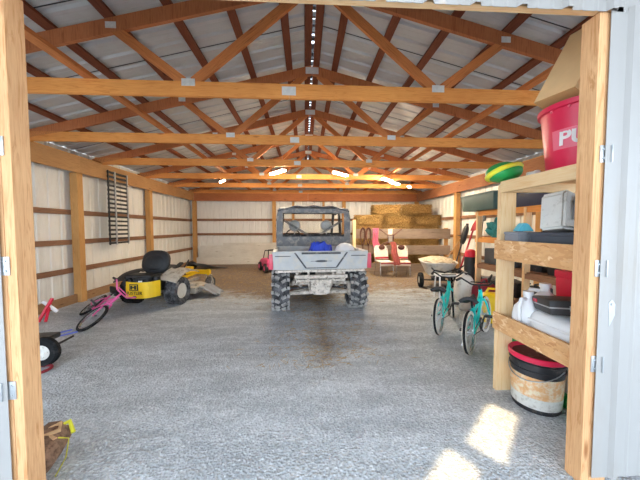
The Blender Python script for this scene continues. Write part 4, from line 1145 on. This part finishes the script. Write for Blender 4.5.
# lower shelf
def jug(loc, rz, label, s_=1):
    t = thing('plastic_jug', label, 'jug', loc, rz, 'white jugs on the lower shelf')
    mb = MB(); pr = [(.01, 0), (.072, 0), (.078, .01), (.078, .14), (.07, .19), (.035, .235), (.024, .25), (.024, .275)]
    mb.lathe([(a * s_, b * s_) for a, b in pr], n=28, sq=3.2); mb.tube([V(p) * s_ for p in ((-.02, 0, .245), (-.07, 0, .25), (-.092, 0, .20), (-.085, 0, .12), (-.06, 0, .09))], .013 * s_, 8)
    mb.build('jug_body', 'white', t); mb = MB(); mb.cyl((0, 0, .27 * s_), (0, 0, .295 * s_), .03 * s_, n=18); mb.build('jug_cap', 'white', t); return t
jug((1.60, 1.99, SL), 20, 'white gallon jug with side handle beside the shelf post', 1.15)
jug((1.80, 2.06, SL), -40, 'white jug standing behind the front gallon jug', 1.3)
t = thing('liquid_container', 'large translucent white plastic container lying on the lower shelf', 'container', (1.705, 1.70, SL), 0)
mb = MB(); mb.ell((0, 0, .125), (.20, .24, .125), 28, 16, e=.55); mb.build('container_body', 'white', t)
mb = MB(); 
for z in (.10, .17): mb.tube([(-.204, -.17, z), (-.208, 0, z), (-.204, .17, z)], .008, 6)
mb.build('moulded_rib', 'white', t)
t = thing('black_case', 'flat black tool case with red label lying on the white container', 'case', (1.66, 1.73, SL + .25), 0, None, (-3, 8, 62))
mb = MB(); mb.box((0, 0, .05), (.40, .30, .095), bev=.012); cs = mb.build('case_body', 'black', t)
mb = MB(); mb.box((0, -.0, .05), (.404, .304, .008)); mb.build('case_seam', 'steel', cs)
mb = MB(); mb.box((.1, .153, .07), (.09, .004, .022)); mb.build('case_label', 'red', cs)
mb = MB(); mb.box((-.203, 0, .05), (.004, .1, .03)); mb.build('case_latch', 'steel', cs)
t = tote('storage_bin', 'red', 'red', (2.0, 1.86, SL + .0), (.24, .42, .50), 0, 'bright red bin behind the black case on the lower shelf', 'bin')
o = cloth('blue_towel', 'blue', (1.50, 1.47, SL), (.03, .05, .05), 'bit of blue cloth on lower shelf against the door post', 8)
mb = MB(); mb.tube([(0, 0, 0), (.13, .05, .62)], .022, 8); o = mb.build('white_pipe', 'dirty_white', None, loc=(1.60, 2.32, .55 - .55)); o.scale = (1, 1, 1.9); tag(o, 'slanting white pipe seen behind the shelf post', 'pipe')
# floor level
t = thing('plastic_bucket', 'black bucket with red rim, maroon lid and peeling tan label under the shelf', 'bucket', (1.665, 1.965, 0), 0)
mb = MB(); mb.lathe([(.01, 0), (.150, 0), (.155, .01), (.168, .30), (.176, .30), (.176, .315), (.169, .315), (.17, .35), (.178, .352), (.178, .366), (.171, .368), (.172, .385), (.01, .385)], n=44); bo = mb.build('bucket_body', 'dark', t)
mb = MB(); mb.lathe([(.1545, .10), (.163, .10), (.172, .285), (.164, .285)], n=44, loop=True) if False else mb.lathe([(.1605, .11), (.1615, .11), (.1695, .27), (.1685, .27)], n=44, loop=True); mb.build('tan_label', 'paper_orange', bo)
mb = MB(); mb.lathe([(.1575, .035), (.1585, .035), (.1625, .115), (.1615, .115)], n=44, loop=True); mb.build('white_label', 'paper_white', bo)
mb = MB(); mb.lathe([(.158, .40), (.160, .385), (.176, .378), (.186, .385), (.187, .415), (.18, .422), (.168, .415)], n=44, loop=True); mb.build('lid_rim', 'tub_red', t)
mb = MB(); mb.lathe([(.01, .385), (.168, .385), (.165, .398), (.10, .402), (.01, .40)], n=44); mb.ell((.03, .0, .402), (.03, .025, .012), 12, 6); mb.build('bucket_lid', 'maroon', t)
mb = MB(); mb.tube([V((.02, .01, .40)), V((.0, .03, .44)), V((-.03, .06, .50))], .006, 6); mb.build('twine', 'rope', t)
mb = MB(); mb.tube([(.178 * math.cos(a), .178 * math.sin(a), .34 - .10 * math.sin((a - 1.9) * 1.0)) for a in [1.9 + i * math.pi / 16 for i in range(17)]], .004, 6); mb.build('handle', 'steel', t)
t = tote('garden_tub', 'green', 'green', (2.02, 2.42, 0), (.48, .3, .43), 0, 'green plastic tub behind the bucket under the shelf')
t = thing('feed_carton', 'beige carton on a green tray right of the bucket under the shelf', 'carton', (1.98, 1.88, .10), -6)
mb = MB(); mb.box((0, 0, .13), (.22, .26, .26), bev=.006); mb.build('carton_body', 'dirty_white', t)
mb = MB(); mb.box((-.04, -.132, .16), (.05, .003, .02), (0, 20, 0)); mb.build('carton_mark', 'ink', t)
mb = MB(); mb.box((0, 0, .05), (.30, .34, .10), bev=.012, taper=(1.06, 1.06)); o = mb.build('green_tray', 'green', None, loc=(1.985, 1.87, 0), rot=(0, 0, -6)); tag(o, 'low green tray on the ground under the beige carton', 'tray')

# ------------------------------------------------------------------ left side odds and ends
t = thing('loading_ramp', 'black slatted folding ramp with pale side rails hanging on the left wall', 'ramp', (-4.20, 6.22, 1.02), 0)
for i, y in enumerate((-.30, -.10, .30)):
    mb = MB(); mb.beam((.01, y, 0), (.01, y, 1.56), .025, .035 if i else .02, up=(0, 1, 0)); mb.build('rail', 'steel' if i else 'black', t)
for k in range(17):
    mb = MB(); mb.beam((0, -.30, .04 + k * .093), (0, .30, .04 + k * .093), .03, .04); mb.build('slat', 'black', t)
mb = MB()
def tp(u, v):
    s_ = math.sin(math.pi * v) * (1 - u) ; q_ = .5 + .5 * math.sin(u * 9 + v * 7)
    return (u * 1.15, -.28 + v * .62 * (1 - .6 * u) + u * .45, .22 * (1 - u) ** 1.3 * (.5 + .5 * math.sin(3 * v + .4)) + .06 * q_ * (1 - u) + .008)
mb.surf(tp, 22, 14, .008); mb.ell((.05, .1, .1), (.16, .2, .16), 16, 8)
o = mb.build('tarp', 'tarp', None, loc=(-3.98, 9.25, 0)); tag(o, 'crumpled black tarp heaped in the back left corner', 'tarp')
# pink ride-on toy car
t = thing('toy_car', 'pink and black ride-on toy car behind left side of the vehicle', 'toy car', (-1.16, 8.72, 0), 24)
mb = MB(); mb.prism([(-.30, -.45, .14), (-.30, .45, .14), (-.30, .45, .34), (-.30, .22, .42), (-.30, .05, .40), (-.30, -.2, .38), (-.30, -.40, .46), (-.30, -.47, .36)], (.6, 0, 0), .03); mb.build('body', 'hotpink', t)
mb = MB(); mb.tube([(-.24, .2, .4), (-.22, .08, .66), (.22, .08, .66), (.24, .2, .4)], .018, 8); mb.tube([(-.24, -.38, .42), (-.22, -.30, .70), (.22, -.30, .70), (.24, -.38, .42)], .022, 8); mb.build('roll_bar', 'black', t)
for x in (-.31, .31):
    for y in (-.30, .30):
        mb = MB(); mb.lathe([(.05, -.045), (.13, -.05), (.145, -.03), (.145, .03), (.13, .05), (.05, .045)], (x, y, .145), 'x', 22, loop=True); w_ = mb.build('wheel', 'black', t)
        mb = MB(); mb.lathe([(.005, -.05), (.07, -.052), (.07, .052), (.005, .05)], (x, y, .145), 'x', 10); mb.build('hub', 'hotpink', w_)
# hand cart wheel etc. by left post
t = thing('push_mower', 'small cart with black tyre and white hub beside the left door post', 'cart', (-2.90, 2.78, 0), 6)
t.name = 'wheeled_cart'
mb = MB(); mb.lathe([(.075, -.03), (.125, -.036), (.145, -.02), (.147, 0), (.145, .02), (.125, .036), (.075, .03)], (.18, 0, .147), 'y', 32, loop=True); w_ = mb.build('tire', 'tire', t)
mb = MB(); mb.lathe([(.008, -.02), (.03, -.032), (.07, -.024), (.078, -.028), (.078, .028), (.008, .02)], (.18, 0, .147), 'y', 24)
for i in range(5): mb.ell((.18 + .05 * math.cos(i * 1.257), -.03, .147 + .05 * math.sin(i * 1.257)), (.012, .006, .012), 8, 6)
mb.build('hub', 'rim_white', w_)
mb = MB(); mb.cyl((.18, 0, .147), (.18, .4, .147), .012, n=8); mb.box((-.1, .2, .2), (.4, .3, .06), bev=.02); mb.build('cart_body', 'dark', t)
mb = MB(); mb.lathe([(.09 + .014 * math.cos(a), .014 * math.sin(a)) for a in [i * math.pi / 4 for i in range(8)]], (0, 0, .016), n=28, loop=True); o = mb.build('red_ring', 'dark_red', None, loc=(-2.68, 2.70, 0)); tag(o, 'red rubber ring on the gravel in front of the cart tyre', 'ring')
for i, (a, b) in enumerate((((-3.52, 3.42, .012), (-3.25, 3.78, .012)), ((-3.42, 3.32, .012), (-3.12, 3.70, .012)))):
    mb = MB(); mb.tube([a, b], .010, 8); tag(mb.build('blue_rod', 'periwinkle'), 'thin blue rod on the gravel, %s of two by the left door post' % ('farther' if i == 0 else 'nearer'), 'rod')
t = thing('hand_truck', 'red handle with white grip leaning by the left wall next to door post', 'handle', (-3.98, 4.10, 0), 0)
mb = MB(); mb.tube([(0, 0, .02), (.12, .1, .34)], .022, 8); mb.tube([(.1, .0, .02), (.05, .14, .26)], .02, 8); mb.build('bar', 'red', t)
mb = MB(); mb.tube([(.0, .08, .30), (.13, .16, .12)], .026, 8); mb.build('grip', 'white', t)
t.name = 'red_handle_tool'
# log with yellow strap at the left door post
t = thing('log_chunk', 'brown bark log with yellow strap and tan rope at the foot of left door post', 'log', (-1.60, 1.50, 0), 4)
t.scale = (.85, .85, .85)
mb = MB(); mb.lathe([(.01, -.02), (.085, -.015), (.10, .0), (.102, .10), (.095, .24), (.08, .26), (.01, .262)], (0, 0, .10), n=26, rot=(-78, 0, 8))
for v in mb.b.verts: v.co *= 1 + .05 * math.sin(v.co.x * 60) * math.sin(v.co.z * 55); v.co.z = max(.004, v.co.z)
mb.build('log_body', 'burlap', t)
mb = MB(); mb.tube([(.06, .12, .19), (.10, .16, .15), (.12, .10, .06), (.13, 0, .02)], .012, 6, flat=.3); mb.tube([(-.02, .2, .2), (.05, .24, .22), (.1, .2, .16)], .014, 6); mb.build('yellow_strap', 'lime', t)
mb = MB(); mb.tube([(-.10, .1, .2), (-.02, .1, .215), (.05, .15, .22), (.02, .2, .235), (-.03, .17, .22), (.0, .12, .21), (.06, .10, .19)], .014, 8); mb.build('rope', 'rope', t)

# loose straw on the dirt and pebbles on the gravel
q = random.Random(21); mb = MB()
for i in range(4700):
    if i < 3800: x = q.uniform(-3.6, 3.8); y = q.triangular(4.6, 9.9, 7.5)
    elif i < 4700: x = q.gauss(.1, .35); y = q.uniform(2.6, 6)
    else: x = q.uniform(1.1, 1.45); y = q.uniform(1.35, 1.75)
    a = q.uniform(0, 3.14); l = q.uniform(.02, .06); d = V((math.cos(a), math.sin(a), q.uniform(-.05, .05))) * l
    p = V((x, y, .006)); s_ = V((-d.y, d.x, 0)).normalized() * .0022
    v_ = [mb.b.verts.new(c) for c in (p - d + s_, p - d - s_, p + d - s_, p + d + s_, p + V((0, 0, .005)))]
    for f_ in ((0, 1, 4), (1, 2, 4), (2, 3, 4), (3, 0, 4)): mb.b.faces.new([v_[j] for j in f_])
tag(mb.build('loose_straw', 'straw', None, False), 'loose straw scattered over the dirt floor', 'straw', None, 'stuff')
mb = MB()
for i in range(7000):
    y = 1.2 + 5 * q.random() ** 1.6; x = q.uniform(-1.35, 1.5) * (y / 1.2) * .95
    x = max(-4, min(3.9, x)); r_ = q.uniform(.003, .009)
    p = V((x, y, r_ * .3)); a = q.uniform(0, 3)
    v_ = [mb.b.verts.new(p + V((math.cos(a + k * 1.57) * r_ * q.uniform(.8, 1.4), math.sin(a + k * 1.57) * r_ * q.uniform(.8, 1.2), 0))) for k in range(4)]
    tp_ = mb.b.verts.new(p + V((0, 0, r_ * .8)))
    for k in range(4): mb.b.faces.new((v_[k], v_[(k + 1) % 4], tp_))
tag(mb.build('pebbles', 'pebble', None, False), 'small pale stones scattered over the gravel floor', 'gravel', None, 'stuff')
mb = MB()
for (x, y, s_) in ((-.75, 5.55, .05), (.9, 5.6, .03), (-1.28, 1.42, .06), (-.3, 8.2, .04)):
    mb.ell((x, y, s_ * .25), (s_, s_ * .7, s_ * .35), 10, 6)
    o = mb.build('pale_stone', 'dirty_white', None); mb = MB()
    tag(o, {-.75: 'pale stone on the dirt left of the vehicle rear wheel', .9: 'pink-white scrap on the dirt right of the vehicle', -1.28: 'flat pale stone on gravel by left door post', -.3: 'pale stone under the vehicle'}[x], 'stone')
mb.b.free()

# ------------------------------------------------------------------ light
w = bpy.data.worlds.new('sky'); scn.world = w; w.use_nodes = True
bg = w.node_tree.nodes['Background']; bg.inputs[0].default_value = (.74, .86, 1, 1); bg.inputs[1].default_value = 2.5
sd = bpy.data.lights.new('sun', 'SUN'); sd.energy = 3.2; sd.angle = R(1.2); sd.color = (1, .74, .42)
so = bpy.data.objects.new('sun', sd); COL.objects.link(so)
so.rotation_euler = SUN.to_track_quat('Z', 'Y').to_euler()
vs = scn.view_settings
vs.view_transform = 'Standard'; vs.look = 'None'; vs.gamma = 1; vs.use_curve_mapping = False; vs.exposure = 1.3
